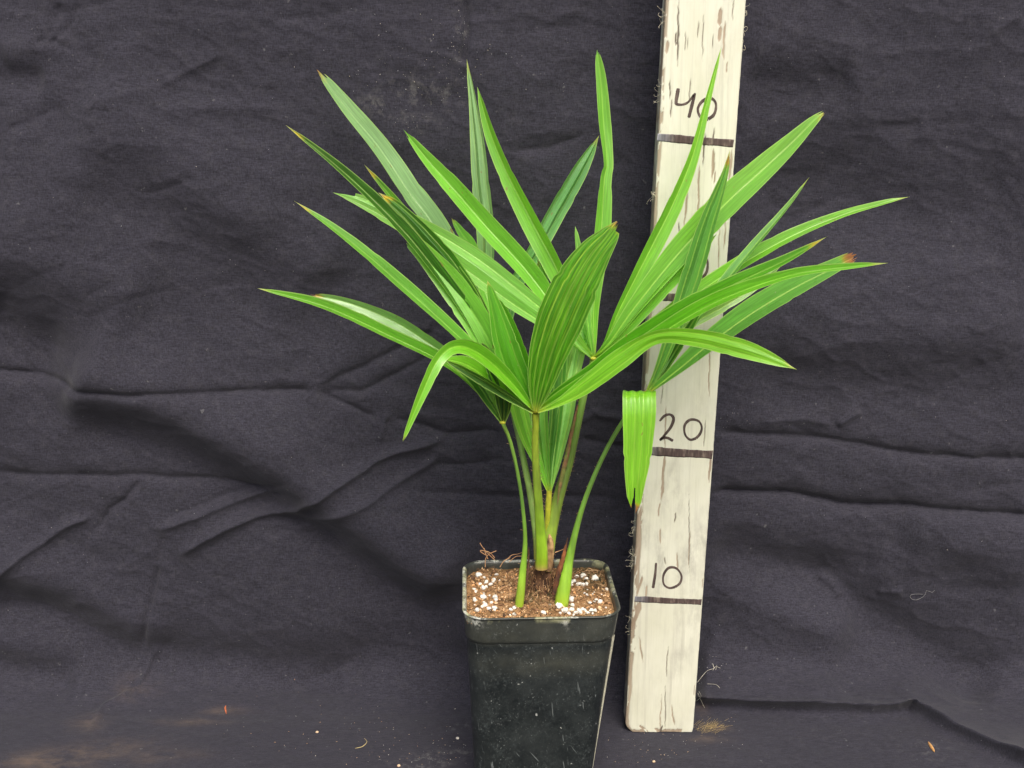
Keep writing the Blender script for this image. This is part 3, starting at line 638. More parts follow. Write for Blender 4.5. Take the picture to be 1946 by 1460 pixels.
def ico(n=2):
    import bmesh
    bm = bmesh.new(); bmesh.ops.create_icosphere(bm, subdivisions=n, radius=1)
    v = np.array([p.co[:] for p in bm.verts]); f = np.array([[a.index for a in q.verts] for q in bm.faces]); bm.free(); return v, f
IV, IF = ico(3)
protos = []
for k in range(6):
    v = IV*(1+.95*(fbm(IV[:, 0]*1.3+9*k, IV[:, 1]*1.3, IV[:, 2]*1.3, seed=120+k, o=3)-.5)[:, None])*np.array([1.12, 1, .82])
    pit = np.clip((fbm(IV[:, 0]*2.2+3*k, IV[:, 1]*2.2, IV[:, 2]*2.2, seed=140+k, o=2)-.66)/.04, 0, 1); v = v*(1-.28*pit[:, None])
    me = bpy.data.meshes.new('perlite_granule'); me.from_pydata([tuple(a*CM) for a in v], [], [tuple(map(int, a)) for a in IF]); me.polygons.foreach_set('use_smooth', np.ones(len(me.polygons), bool)); me.materials.append(M_PERLITE); protos.append(me)
LEFT = [(265, 355, 38), (325, 370, 15), (450, 345, 22), (425, 398, 26), (420, 415, 20), (348, 415, 22), (390, 445, 22), (285, 440, 20), (215, 445, 12), (222, 492, 20), (240, 515, 18), (318, 483, 30), (345, 468, 20), (320, 545, 20), (318, 578, 32), (300, 590, 18), (380, 555, 12), (222, 585, 18), (232, 608, 22),
        (440, 578, 32), (447, 602, 22), (400, 630, 18), (325, 630, 18), (335, 662, 30), (305, 672, 18), (375, 698, 27), (430, 688, 27), (432, 708, 18), (255, 712, 30), (275, 706, 16), (598, 702, 22), (632, 690, 24), (635, 752, 22), (590, 755, 12), (228, 650, 10), (485, 400, 12), (335, 425, 12)]
BACK = [(1275, 365, 28), (1345, 355, 30), (1375, 390, 25), (1210, 430, 28), (1245, 415, 30), (1300, 445, 32), (1335, 450, 28), (1375, 443, 25), (1330, 372, 20), (1230, 450, 16), (805, 262, 14)]
FRONT = [(1195, 570, 22), (1215, 602, 34), (1235, 590, 18), (1230, 660, 26), (1155, 715, 34), (1225, 705, 30), (1195, 743, 22), (1265, 738, 28), (1300, 720, 32), (1335, 697, 18), (1365, 710, 18), (1388, 736, 22), (1430, 720, 30), (1465, 710, 20), (1105, 735, 16), (930, 740, 32), (1320, 735, 20), (1245, 755, 16), (1440, 742, 14)]
RIGHT = [(1582, 495, 20), (1380, 550, 16), (1355, 530, 12), (1440, 540, 12), (1530, 545, 12), (1412, 632, 18), (1480, 603, 22), (1515, 625, 26), (1455, 620, 14), (1000, 648, 12), (1575, 680, 12), (1385, 500, 12), (1455, 520, 9)]
UNIQ = {(1458, 390, 42): 'largest chalk white perlite granule, alone before the dark mossy back right corner', (1095, 668, 42): 'big round white perlite granule on the soil in front of the right leaf stalk base'}
def perlite(spec, label, group):
    x, y, d = spec; P = in_pot(*cs(x, y)); r = d/2/5.405/31*1.75
    o = bpy.data.objects.new('perlite_granule', random.choice(protos)); COL.objects.link(o)
    o.location = [P[0]*CM, P[1]*CM, (P[2]+r*.45)*CM]; o.scale = (r*random.uniform(.92, 1.12), r*random.uniform(.9, 1.1), r*random.uniform(.9, 1.1)); o.rotation_euler = [random.uniform(-.5, .5), random.uniform(-.5, .5), random.uniform(0, 6.28)]
    tag(o, label, 'perlite granule', group)
ORD = ['first', 'second', 'third', 'fourth', 'fifth', 'sixth', 'seventh', 'eighth', 'ninth', 'tenth', 'eleventh', 'twelfth', 'thirteenth', 'fourteenth', 'fifteenth', 'sixteenth', 'seventeenth', 'eighteenth', 'nineteenth', 'twentieth']
def rows(specs, where, group):
    for k, q in enumerate(sorted(specs)):
        size = 'tiny' if q[2] < 17 else 'small' if q[2] < 27 else 'large'
        perlite(q, '%s white perlite granule, %s from left %s' % (size, ORD[k], where), group)
for y0, y1, wh in [(0, 380, 'behind the others left of the palm'), (380, 431, 'in the second band left of the palm'), (431, 500, 'in the middle band left of the palm'), (500, 570, 'beside the middle of the left pot rim'),
                   (570, 620, 'in the clump left of the left stalk'), (620, 685, 'just above the front left rim corner'), (685, 999, 'along the front rim left of the palm')]:
    rows([q for q in LEFT if y0 <= q[1] < y1], wh, 'white perlite granules on the left of the soil')
rows(BACK, 'in the heap behind the right leaf stalk', 'white perlite granules heaped behind the right leaf stalk')
rows(FRONT, 'along the front right pot rim', 'white perlite granules along the front right rim')
rows(RIGHT, 'among those scattered on open soil at the right', 'tiny perlite granules scattered at the right')
for s, l in UNIQ.items(): perlite(s, l, 'white perlite granules standing out by their size')

# ------------------------------------------------------------------ palm
palm = empty('fan_palm', (1.9, -6.0, SZ), 'young green fan palm with long pleated leaf fans growing in the black pot', 'palm')
def lay(a, b, t): return a*(1-t)+b*t
# stem base
P = crom([(1.85, -6.0, SZ-.4, .95), (1.85, -6.0, SZ+.3, .82), (1.9, -5.9, SZ+1.1, .62), (1.95, -5.8, SZ+2.0, .5), (1.98, -5.75, SZ+2.8, .2)], 30)
v, f = tube(P[:, :3], P[:, 3], 28)
v[:, :2] += ((fbm(v[:, 0]*4, v[:, 1]*4, v[:, 2]*1.2, seed=151)-.5)*.55)[:, None]*nrm(v[:, :2]-np.repeat(P[:, :2], 28, 0))
tt = fbm(v[:, 0]*3, v[:, 1]*3, v[:, 2]*1.0, seed=152)[:, None]; cc = lay(np.array([.05, .025, .013]), np.array([.22, .11, .05]), np.clip((tt-.45)*3, 0, 1))
mk('stem', v, f, M_FIBRE, palm, attrs={'Col': cc})
J = Join()
for k in range(700):
    a = random.uniform(0, 6.28); r0 = random.uniform(.45, 1.25); x, y = 1.85+math.cos(a)*r0, -6.0+math.sin(a)*r0; z = SZ+random.uniform(-.1, 1.6 if r0 > .7 else 2.3)*(1.15-r0*.5); L = random.uniform(.3, 1.1)
    d = np.array([math.cos(a)*random.uniform(-.3, .45), math.sin(a)*random.uniform(-.3, .45), random.uniform(-.9, .8)])*L
    v, f = tube(crom([(x, y, z), (x+d[0]*.5+random.uniform(-.08, .08), y+d[1]*.5, z+d[2]*.55), (x+d[0], y+d[1], z+d[2])], 7), random.uniform(.012, .026), 3); J.add(v, f, np.array(random.choice([(.3, .17, .08), (.16, .08, .04), (.45, .28, .14), (.08, .045, .025)])))
v, f = J.get(); mk('stem_fibre', v, f, M_FIBRE, palm, kind='stuff', attrs={'Col': J.col()})

G_DARK, G_MID, G_LITE, G_PALE, G_SHEEN = (.034, .115, .010), (.07, .20, .022), (.12, .29, .045), (.18, .34, .09), (.15, .265, .125)  # the last green carries the whitish sheen of the back fan in its colour
def stalk(name_label, pts, cols, flat=(1, .7), hair=0, hair_side=(1,)):
    """pts (px, py, y, width px); the stalk is the frond's own mesh, the leaflets hang under it"""
    Q = np.array([(*at_y(p[0], p[1], p[2]), p[3]/2*((p[2]-CY)/F)) for p in pts]); C = crom(Q, 46)
    v, f = tube(C[:, :3], C[:, 3], 16, flat)
    # channelled face: flatten and groove the side towards the camera a little
    t = np.repeat(np.linspace(0, 1, 46), 16); ang = np.tile(np.arange(16)/16*2*math.pi, 46)
    c = np.stack([np.interp(t, [k[0] for k in cols], [k[1][i] for k in cols]) for i in range(3)], 1)
    rim_ = np.clip((np.abs(np.cos(ang))-.82)/.15, 0, 1)[:, None]; c = c*(1-rim_*.35)+rim_*.35*np.array([.22, .25, .04])
    c *= (.62+.76*fbm(t*14, ang*.9, seed=161))[:, None]
    fr = mk('frond', v, f, M_STALK, palm, org=C[0, :3], attrs={'Col': c})
    if name_label: tag(fr, name_label)
    if hair:
        J = Join(); T = nrm(np.gradient(C[:, :3], axis=0)); Sd = nrm(np.cross(T, nrm(C[:, :3]-CAM)))
        for k in range(hair):
            i = random.randrange(2, 44); s = random.choice(hair_side); P0 = C[i, :3]+Sd[i]*s*C[i, 3]*.97; L = random.uniform(.06, .2)
            d = Sd[i]*s*L*random.uniform(.3, 1)+T[i]*L*random.uniform(-.9, .7)+np.array([0, random.uniform(-.4, .4)*L, 0])
            vv, ff = tube(np.array([P0, P0+d*.6, P0+d+T[i]*random.uniform(-.05, .05)]), .008, 3); J.add(vv, ff, np.array([.3, .2, .1])*random.uniform(.6, 1.4))
        vv, ff = J.get(); mk('stalk_hair', vv, ff, M_FIBRE, fr, kind='stuff', attrs={'Col': J.col()})
    return fr
YEL, BRN = np.array([.50, .36, .02]), np.array([.30, .13, .05])
WFAC = {1577: .74, 1371: .74, 907: .82, 1729: .76, 600: 1.12, 489: .92, 559: .84, 543: .9, 768: 1.1, 1387: .92, 1538: .66, 1175: .95, 765: .96}
def leaflet(fr, pts, tone=G_MID, fold=.35, pl=1, roll=0., tip=1, rough=.38, cut=.0, split=None, n=64, seed=None, label=None, kink=None, rib=.5, basey=.05, streak=None, bow=0., side_shade=0., edge_w=.05, lines=(), side=None):
    """pts (px, py, y, visible width px) from the hub to the tip. pl pleats of depth fold; roll degrees about its own axis;
    tip 0 plain, 1 fine dry tip, 2 yellow and brown tip; cut = width left at the tip; split = list of (u0, u1, end)"""
    seed = seed if seed is not None else int(pts[-1][0]*7+pts[-1][1]); rs = np.random.default_rng(seed)
    rl = roll if isinstance(roll, (list, tuple)) else [roll]*len(pts)
    Q = np.array([(*at_y(p[0], p[1], p[2]), p[3]*((p[2]-CY)/F), R(r)) for p, r in zip(pts, rl)])
    C = crom(Q, n); c = C[:, :3]; W = np.maximum(C[:, 3], .03); ro = C[:, 4]
    s = np.linspace(0, 1, n)
    Lc = np.linalg.norm(np.diff(c, axis=0), axis=1).sum()
    T = nrm(np.gradient(c, axis=0)); V0 = nrm(c-CAM)
    S0 = nrm(np.cross(T, V0)); N0 = np.cross(S0, T); N0 *= np.sign(-(N0*V0).sum(1))[:, None]
    if side is not None:                       # blade bent over towards the viewer: its width stays level
        sv = np.array(side, float); S0 = nrm(sv-T*(T@sv)[:, None]); N0 = np.cross(S0, T); N0 *= np.sign(-(N0[-1]*V0[-1]).sum())
    Sd = S0*np.cos(ro)[:, None]+N0*np.sin(ro)[:, None]; Nn = N0*np.cos(ro)[:, None]-S0*np.sin(ro)[:, None]
    Wr = W*.9*WFAC.get(pts[-1][0], 1)/np.maximum(np.cos(ro), .35)
    taper = np.clip((1-s)/.05, 0, 1)**.7*(1-cut)+cut
    Wr = Wr*np.where(s > .8, np.minimum(1, taper), 1)
    Wr = Wr*(1+.05*(fbm(s*14, s*0+seed*.13, seed=171)-.5))
    kk = kink if kink is not None else rs.uniform(.5, .72)
    Wr = Wr*(1-.07*np.exp(-((s-kk)/.012)**2)+.035*np.exp(-((s-kk+.03)/.02)**2))
    m = 8*pl+1 if pl < 3 else 6*pl+1
    m = max(m, 17); crest = np.arange(0, 2*pl+1)/max(pl, 1)-1 if pl else np.array([-1., 1.])
    u = np.unique(np.round(np.r_[np.linspace(-1, 1, m), crest, np.clip(np.r_[crest-.1/max(pl, 1), crest+.1/max(pl, 1)], -1, 1)], 5)); m = len(u)
    tri = 2*np.abs(((u+1)/2*pl) % 1-.5)*2-1 if pl > 0 else 0*u
    if pl == 1 and not cut and pts[-1][0] != 588: fold = fold*1.3
    if pl: tri = np.where(np.isclose(np.abs(u), 1), 1, tri)
    open_ = np.interp(s, [0, .12, .6, 1], [1.7, 1.25, 1.0, .8])
    pr = (fold*.5/max(pl, 1))*tri[None, :]*open_[:, None]+bow*(1-u*u)[None, :]
    uu = np.broadcast_to(u, (n, m)).copy()
    ss = np.broadcast_to(s[:, None], (n, m)).copy()
    # ends: ragged where cut, notched where split
    endu = np.ones(m)
    if cut > 0: endu -= .03*rs.random(m)+.02*np.abs(u)
    for (a, b, e) in (split or []):
        q_ = (u >= a) & (u <= b); e = e if isinstance(e, tuple) else (e, e)
        endu[q_] = e[0]-(e[0]-e[1])*np.abs((u[q_]-(a+b)/2)/((b-a)/2))
    ss = ss*endu[None, :]
    idx = ss*(n-1); i0 = np.clip(np.floor(idx).astype(int), 0, n-2); fr_ = (idx-i0)[..., None]
    L = lambda A: A[i0]*(1-fr_)+A[i0+1]*fr_
    Wg = L(Wr[:, None])[..., 0]
    wavy = .012*(fbm(ss*Lc*.8, uu*1.5+seed*.31, seed=173)-.5)*4
    prg = np.take_along_axis(pr, i0, 0)
    Vx = L(c)+L(Sd)*(uu*Wg*.5)[..., None]+L(Nn)*(prg*Wg+wavy)[..., None]
    # colour
    col = np.tile(np.minimum(np.array(tone, float)*np.array([1.68, 1.76, 1.45])*(1. if tone[1] > .14 else .72), .62), (n, m, 1))*(1+.22*(fbm(ss*5, uu*1.2+seed*.17, seed=175)-.5))[..., None]*rs.uniform(.93, 1.07)
    if side_shade: col *= np.where(uu > 0, 1-side_shade, 1+side_shade*.3)[..., None]  # painted shading: one half of the blade darker, the other slightly lighter
    for (u0, k0) in lines:
        lm = (np.exp(-((uu-u0)/.022)**2)*k0*np.clip((ss-.25)/.2, 0, 1))[..., None]; col = col*(1-lm)+lm*np.array([.38, .62, .05])
    bm_ = np.clip((basey-ss)/max(basey, .01), 0, 1)[..., None]**1.2*.85; col = col*(1-bm_)+bm_*np.array([.42, .45, .03])
    if streak:
        for (u0, s0, s1, wd) in streak:
            sm = (np.exp(-((uu-u0-.12*(ss-s0))/wd)**2)*np.clip((ss-s0)/.04, 0, 1)*np.clip((s1-ss)/.04, 0, 1)*np.clip((fbm(ss*40, uu*3, seed=177)-.3)*3, 0, 1))[..., None]; col = col*(1-sm)+sm*np.array([.55, .42, .08])
    if tip:
        y0, b0 = {1: (.957, .98), 2: (.94, .97), 3: (.935, .945)}[tip]
        jag = .02*(fbm(uu*3+seed, ss*0, seed=179)-.5)*2
        ym = np.clip((ss+jag-y0)/.02, 0, 1)[..., None]*(.55 if tip == 1 else 1); bm2 = np.clip((ss+jag-b0)/.014, 0, 1)[..., None]
        col = col*(1-ym)+ym*YEL; col = col*(1-bm2)+bm2*BRN*(.6+.8*fbm(ss*60, uu*2, seed=180))[..., None]
    o = mk('leaflet', Vx.reshape(-1, 3), gridf(n, m), M_LEAF, fr, org=c[0], attrs={'Col': np.clip(col, .003, 1).reshape(-1, 3), 'across': (uu*Wg*.5).ravel()+seed % 37, 'along': (ss*Lc).ravel(), 'valley': (np.broadcast_to((tri+1)/2/max(pl, 1)*.5, (n, m))*Wg if pl else np.ones((n, m))).ravel(), 'margin': ((1-np.abs(uu))*Wg*.5).ravel(), 'veins': np.full(n*m, .85 if tone[1] < .17 else .38), 'ribs': (1. if tone[1] < .2 else .75)*np.broadcast_to(np.interp(s, [0, .3, .9, 1], [1, .9, .6, .2])[:, None]*min(rib*1.15, 1), (n, m)).ravel(), 'rough': np.full(n*m, rough)})
    return tag(o, label)
def hub(fr, px, py, y, r, col=(.42, .42, .03)):
    v = IV*np.array([r*.95, r*.6, r*.5]); v = v*(1+.25*(fbm(IV[:, 0]*2, IV[:, 1]*2, IV[:, 2]*2, seed=int(px))-.5))[:, None]+at_y(px, py, y)
    mk('leaf_hub', v, IF, M_STALK, fr, attrs={'Col': np.tile(col, (len(v), 1))})

BASE_Y = [(0, (.28, .36, .02)), (.12, (.24, .38, .02)), (.4, (.13, .25, .03)), (1, (.15, .24, .025))]
# --- back frond E (far side, behind everything)
E_ = stalk('stalk leaning left behind the front one, its fan at the back', [(1024, 1062, -5.4, 20), (1018, 1010, -5.2, 14), (1006, 930, -4.8, 13), (990, 850, -4.4, 12), (976, 790, -4.1, 10), (967, 757, -4.0, 9)],
           [(0, (.25, .25, .03)), (.15, (.2, .32, .07)), (1, (.2, .34, .08))], (1, .8), 60, (-1, 1))
hub(E_, 967, 757, -4.0, .2)
leaflet(E_, [(966, 757, -4.0, 7), (935, 660, -1.8, 22), (890, 545, 0.5, 38), (828, 430, 1.5, 40), (780, 365, 2.0, 39), (722, 280, 2.4, 34), (660, 205, 2.4, 27), (600, 129, 2.4, 11)], G_SHEEN, .32, 1, 26, 1, .24, .3, kink=.62, rib=.3)
leaflet(E_, [(967, 757, -4.0, 7), (938, 660, -2.0, 24), (926, 530, 0.2, 32), (924, 440, 0.8, 38), (915, 350, 1.3, 36), (908, 270, 1.7, 29), (899, 195, 2.0, 16), (887, 113, 2.3, 4)], G_SHEEN, .5, 2, -22, 1, .22, rib=.35, streak=[(.3, .35, .52, .06)])
leaflet(E_, [(968, 757, -4.0, 7), (958, 650, -2.0, 20), (978, 545, 0.2, 28), (1020, 470, 0.9, 36), (1055, 405, 1.5, 38), (1095, 335, 1.9, 34), (1118, 295, 2.2, 22), (1139, 257, 2.4, 4)], (.075, .2, .06), .55, 2, 28, 1, .25, kink=.78, rib=.4, streak=[(.2, .3, .45, .06)])
leaflet(E_, [(965, 757, -4.0, 6), (946, 640, -2.3, 20), (918, 540, -0.8, 28), (895, 470, -0.5, 26), (875, 440, -0.4, 17), (856, 411, -0.2, 5)], G_LITE, .3, 1, 15, 1, .4, .25)
# --- low left frond B
B_ = stalk('thin stalk at the far left of the pot, bowed outwards', [(984, 1172, -7.6, 12), (987, 1148, -7.6, 18), (992, 1100, -7.5, 16), (998, 1030, -7.5, 9), (993, 960, -7.6, 7.5), (983, 895, -7.7, 7), (970, 840, -7.8, 7), (955, 803, -7.9, 8)],
           [(0, (.3, .4, .03)), (.25, (.2, .38, .03)), (.6, (.09, .2, .03)), (1, (.13, .24, .03))], (1, .75), 10)
Q = crom([(*at_y(1005, 1040, -7.0), .02), (*at_y(1004, 1075, -7.1), .06), (*at_y(1001, 1105, -7.3), .07), (*at_y(998, 1132, -7.4), .05)], 20)
v, f = tube(Q[:, :3], Q[:, 3], 8, (1, .5)); v += (rng.random(v.shape)-.5)*.04
mk('dry_sheath', v, f, M_FIBRE, B_, attrs={'Col': np.tile((.09, .045, .025), (len(v), 1))})
hub(B_, 955, 803, -7.9, .2)
leaflet(B_, [(954, 803, -7.9, 7), (912, 745, -7.8, 20), (868, 703, -7.8, 25), (820, 674, -7.9, 27), (740, 636, -8, 26), (660, 598, -8.2, 25), (590, 572, -8.4, 20), (489, 548, -8.6, 4)], (.085, .24, .018), .4, 1, 24, 1, .33, kink=.66, side_shade=.0)
leaflet(B_, [(955, 803, -7.9, 7), (925, 735, -7.4, 22), (872, 692, -7.0, 28), (820, 657, -6.7, 33), (760, 618, -6.5, 34), (700, 590, -6.4, 27), (640, 570, -6.3, 18), (588, 560, -6.2, 9)], (.15, .29, .10), .3, 1, -14, 2, .24, .55, kink=.5)
leaflet(B_, [(956, 803, -7.9, 7), (940, 700, -7.6, 26), (885, 590, -7.3, 32), (800, 475, -7.0, 31), (740, 408, -6.8, 29), (680, 350, -6.6, 24), (620, 298, -6.5, 16), (543, 238, -6.4, 4)], G_DARK, .4, 1, 20, 2, .36, kink=.64)
leaflet(B_, [(957, 803, -7.9, 7), (952, 720, -7.4, 24), (915, 600, -6.6, 34), (860, 510, -6.0, 40), (810, 450, -5.7, 36), (775, 412, -5.5, 26), (745, 385, -5.3, 20), (719, 366, -5.2, 5)], G_DARK, .5, 2, 12, 2, .36, streak=[(.35, .35, .72, .07)])
leaflet(B_, [(957, 803, -7.9, 6), (950, 720, -7.3, 18), (905, 580, -6.4, 26), (840, 485, -5.6, 24), (790, 430, -5.2, 20), (745, 375, -5.0, 15), (692, 313, -4.8, 4)], (.05, .15, .014), .4, 1, 16, 2, .36)
leaflet(B_, [(957, 804, -7.9, 7), (958, 775, -8.3, 30), (955, 735, -8.8, 44), (940, 700, -9.2, 40), (925, 670, -9.5, 20), (915, 650, -9.6, 6)], (.03, .085, .02), .8, 3, 0, 0, .45)
leaflet(B_, [(955, 804, -7.9, 6), (930, 765, -8.2, 16), (905, 728, -8.4, 20), (880, 700, -8.6, 22), (850, 680, -8.8, 10)], (.04, .13, .02), .4, 1, -18, 0, .3)
# --- spear frond D in the middle, behind the front stalk
D_ = stalk('short hidden stalk of the newest half open fan in the middle', [(1036, 1050, -5.8, 14), (1040, 1000, -5.8, 11), (1042, 960, -5.8, 12), (1044, 932, -5.8, 11)], [(0, (.3, .36, .02)), (1, (.38, .38, .03))], (1, .8), 60, (-1, 1))
leaflet(D_, [(1042, 935, -5.8, 6), (1022, 880, -5.7, 22), (998, 820, -5.6, 34), (980, 745, -5.4, 42), (968, 660, -5.1, 34), (958, 600, -4.9, 24), (946, 548, -4.8, 8)], (.12, .28, .03), .42, 2, 14, 1, .36)
leaflet(D_, [(1044, 935, -5.8, 6), (1034, 870, -5.6, 26), (1026, 790, -5.3, 38), (1028, 700, -4.6, 44), (1040, 600, -3.0, 40), (1034, 540, -2.0, 24), (1021, 490, -1.6, 4)], (.10, .25, .04), .45, 2, -14, 1, .36)
leaflet(D_, [(1045, 935, -5.8, 6), (1048, 870, -5.6, 22), (1056, 790, -5.3, 30), (1062, 700, -5.0, 34), (1068, 620, -4.7, 30), (1072, 560, -4.5, 12)], (.06, .17, .03), .45, 2, 10, 1, .34)
leaflet(D_, [(1046, 935, -5.8, 6), (1062, 870, -5.5, 20), (1080, 790, -5.1, 28), (1094, 710, -4.7, 26), (1112, 640, -4.3, 20), (1128, 560, -4.0, 6)], (.2, .36, .14), .42, 1, -20, 1, .28)
leaflet(D_, [(1045, 935, -5.8, 6), (1056, 860, -5.4, 20), (1070, 780, -5.0, 28), (1082, 700, -4.6, 26), (1096, 620, -4.2, 10)], (.18, .34, .11), .42, 1, 16, 1, .3)
# --- upper back right frond C
C_ = stalk('thick upright stalk right of centre with hairy edges', [(1038, 1095, -6.1, 20), (1042, 1050, -6.0, 24), (1047, 1010, -5.8, 25), (1060, 950, -5.5, 23), (1080, 880, -5.1, 20), (1096, 810, -5.0, 17), (1110, 750, -4.9, 14), (1122, 705, -4.9, 11), (1128, 682, -4.9, 13)],
           [(0, (.32, .42, .03)), (.2, (.20, .30, .03)), (.45, (.11, .18, .025)), (.8, (.13, .24, .04)), (1, (.2, .3, .04))], (1, .7), 150, (1, 1, -1))
J = Join()                                     # dry sheath strip along its left edge
Q = crom([(*at_y(1059, 960, -6.0), .02), (*at_y(1064, 925, -5.85), .10), (*at_y(1073, 885, -5.7), .14), (*at_y(1088, 815, -5.5), .10), (*at_y(1098, 770, -5.45), .04)], 30)
v, f = tube(Q[:, :3], Q[:, 3], 10, (1, .4)); v += (rng.random(v.shape)-.5)*.03; tt = fbm(v[:, 2]*2.2, v[:, 0]*9, seed=191)[:, None]
J.add(v, f); mk('dry_sheath', v, f, M_FIBRE, C_, attrs={'Col': lay(np.array([.12, .14, .03]), np.array([.17, .075, .04]), np.clip((tt-.35)*3+np.clip((v[:, 2:]-20)/8, -.5, .6), 0, 1))})
Q = crom([(*at_y(1044, 1016, -6.1), .05), (*at_y(1046, 1032, -6.2), .2), (*at_y(1045, 1055, -6.3), .24), (*at_y(1043, 1085, -6.4), .22)], 20)
v, f = tube(Q[:, :3], Q[:, 3], 12, (1, .6)); v += (rng.random(v.shape)-.5)*.05; tt = fbm(v[:, 0]*6, v[:, 2]*3, seed=197)[:, None]
mk('dry_sheath', v, f, M_FIBRE, C_, attrs={'Col': lay(np.array([.10, .05, .025]), np.array([.42, .27, .12]), np.clip((tt-.35)*2.5, 0, 1))})
hub(C_, 1128, 681, -5.0, .26)
hc = (1128, 681, -5.0, 7)
leaflet(C_, [hc, (1096, 640, -4.5, 18), (1060, 592, -3.9, 34), (1000, 512, -3.1, 46), (925, 430, -2.4, 46), (862, 358, -2.0, 40), (810, 300, -1.7, 26), (765, 244, -1.5, 6)], (.085, .23, .022), .34, 1, 12, 0, .36, .12, kink=.8, side_shade=-.12)
leaflet(C_, [hc, (1085, 645, -5.2, 22), (1045, 612, -5.4, 40), (975, 560, -5.4, 62), (890, 497, -5.2, 66), (800, 440, -5.0, 52), (720, 398, -4.8, 36), (670, 376, -4.7, 20), (632, 366, -4.6, 5)], (.125, .27, .06), .3, 2, 14, 0, .34, rib=.5, split=[(-1, -.4, .93)], kink=.85)
leaflet(C_, [hc, (1112, 645, -4.3, 18), (1090, 585, -3.6, 36), (1050, 500, -2.9, 48), (1005, 415, -2.3, 47), (960, 325, -1.9, 36), (930, 250, -1.6, 27), (907, 165, -1.4, 7)], (.095, .25, .022), .36, 1, -16, 0, .38, kink=.7, side_shade=.1)
leaflet(C_, [hc, (1128, 640, -4.4, 14), (1130, 570, -3.8, 22), (1144, 440, -3.1, 34), (1150, 340, -2.7, 24), (1155, 310, -2.6, 20), (1148, 230, -2.3, 25), (1142, 150, -2.1, 21), (1134, 89, -2, 9)], (.10, .255, .03), .3, 1, [10, 10, 12, 16, 30, 34, 24, 10, 0], 0, .38, .3, kink=.56)
leaflet(C_, [hc, (1150, 655, -5.2, 18), (1178, 590, -5.0, 30), (1235, 480, -4.4, 48), (1280, 390, -3.8, 44), (1318, 295, -3.3, 30), (1345, 190, -2.9, 17), (1371, 89, -2.6, 5)], (.095, .24, .022), .3, 1, 18, 0, .36, kink=.55)
leaflet(C_, [hc, (1160, 648, -5.6, 22), (1205, 585, -5.8, 44), (1290, 480, -5.6, 72), (1380, 385, -5.2, 82), (1440, 330, -4.9, 72), (1500, 275, -4.6, 52), (1548, 228, -4.4, 26), (1577, 206, -4.3, 10)], (.10, .245, .03), .22, 1, -12, 1, .36, .3, kink=.56, rib=.8)
leaflet(C_, [hc, (1170, 655, -5.4, 16), (1215, 598, -5.0, 26), (1280, 520, -4.4, 36), (1330, 455, -4.0, 28), (1370, 405, -3.7, 6)], (.085, .22, .025), .4, 1, 10, 0, .38)
leaflet(C_, [hc, (1175, 662, -5.3, 18), (1250, 612, -5.0, 32), (1340, 545, -4.6, 38), (1430, 488, -4.2, 38), (1510, 445, -3.9, 32), (1600, 408, -3.6, 21), (1680, 385, -3.4, 13), (1729, 374, -3.3, 4)], (.09, .24, .018), .26, 1, -28, 1, .34, kink=.6)
leaflet(C_, [hc, (1180, 668, -5.0, 14), (1250, 640, -4.4, 24), (1320, 605, -3.8, 34), (1390, 565, -3.3, 36), (1440, 535, -3.0, 26), (1484, 506, -2.8, 6)], (.15, .27, .085), .3, 2, 12, 0, .38)
leaflet(C_, [hc, (1108, 660, -5.4, 14), (1085, 632, -5.8, 22), (1062, 600, -6.1, 22), (1048, 570, -6.3, 6)], (.15, .3, .08), .4, 1, 0, 0, .35)
leaflet(C_, [hc, (1118, 640, -4.6, 10), (1108, 590, -4.2, 16), (1098, 540, -3.9, 14), (1092, 500, -3.7, 4)], (.10, .24, .05), .4, 1, 0, 0, .36)
leaflet(C_, [hc, (1160, 660, -5.7, 12), (1205, 612, -5.9, 20), (1265, 545, -5.9, 26), (1320, 490, -5.7, 18), (1362, 445, -5.5, 4)], (.075, .2, .02), .4, 1, 16, 0, .38)
leaflet(C_, [hc, (1120, 630, -5.0, 10), (1112, 560, -4.7, 16), (1100, 480, -4.3, 14), (1093, 430, -4.0, 4)], (.10, .24, .05), .4, 1, 20, 0, .36)
# --- right frond F
F_ = stalk('stalk at the right of the pot, bowed outwards to the right', [(1064, 1172, -7.6, 26), (1068, 1140, -7.6, 29), (1074, 1100, -7.4, 27), (1085, 1048, -7.2, 16), (1102, 980, -7.0, 11), (1125, 915, -6.8, 9.5), (1155, 850, -6.6, 9), (1188, 795, -6.5, 9), (1226, 748, -6.4, 9)],
           [(0, (.42, .46, .03)), (.1, (.25, .44, .03)), (.3, (.16, .33, .03)), (.6, (.10, .22, .03)), (1, (.12, .22, .03))], (1, .7), 14)
Q = crom([(*at_y(1052, 1130, -7.85), .12), (*at_y(1060, 1095, -7.75), .17), (*at_y(1072, 1052, -7.5), .11), (*at_y(1079, 1022, -7.35), .02)], 24)
v, f = tube(Q[:, :3], Q[:, 3], 8, (1, .5)); v += (rng.random(v.shape)-.5)*.05; tt = fbm(v[:, 2]*2.2, v[:, 0]*7, seed=195)[:, None]
mk('dry_sheath', v, f, M_FIBRE, F_, attrs={'Col': lay(np.array([.04, .02, .012]), np.array([.20, .07, .022]), np.clip((tt-.3)*2, 0, 1))})
hub(F_, 1228, 746, -6.4, .2)
hf = (1228, 746, -6.4, 8)
leaflet(F_, [(1230, 746, -6.4, 8), (1255, 695, -6.2, 22), (1290, 600, -6.4, 40), (1318, 515, -6.6, 48), (1345, 425, -6.8, 40), (1368, 360, -7.0, 25), (1380, 322, -7.1, 13), (1387, 285, -7.2, 4)], (.075, .19, .045), .55, 2, -8, 3, .3, rib=.55, side_shade=.12)
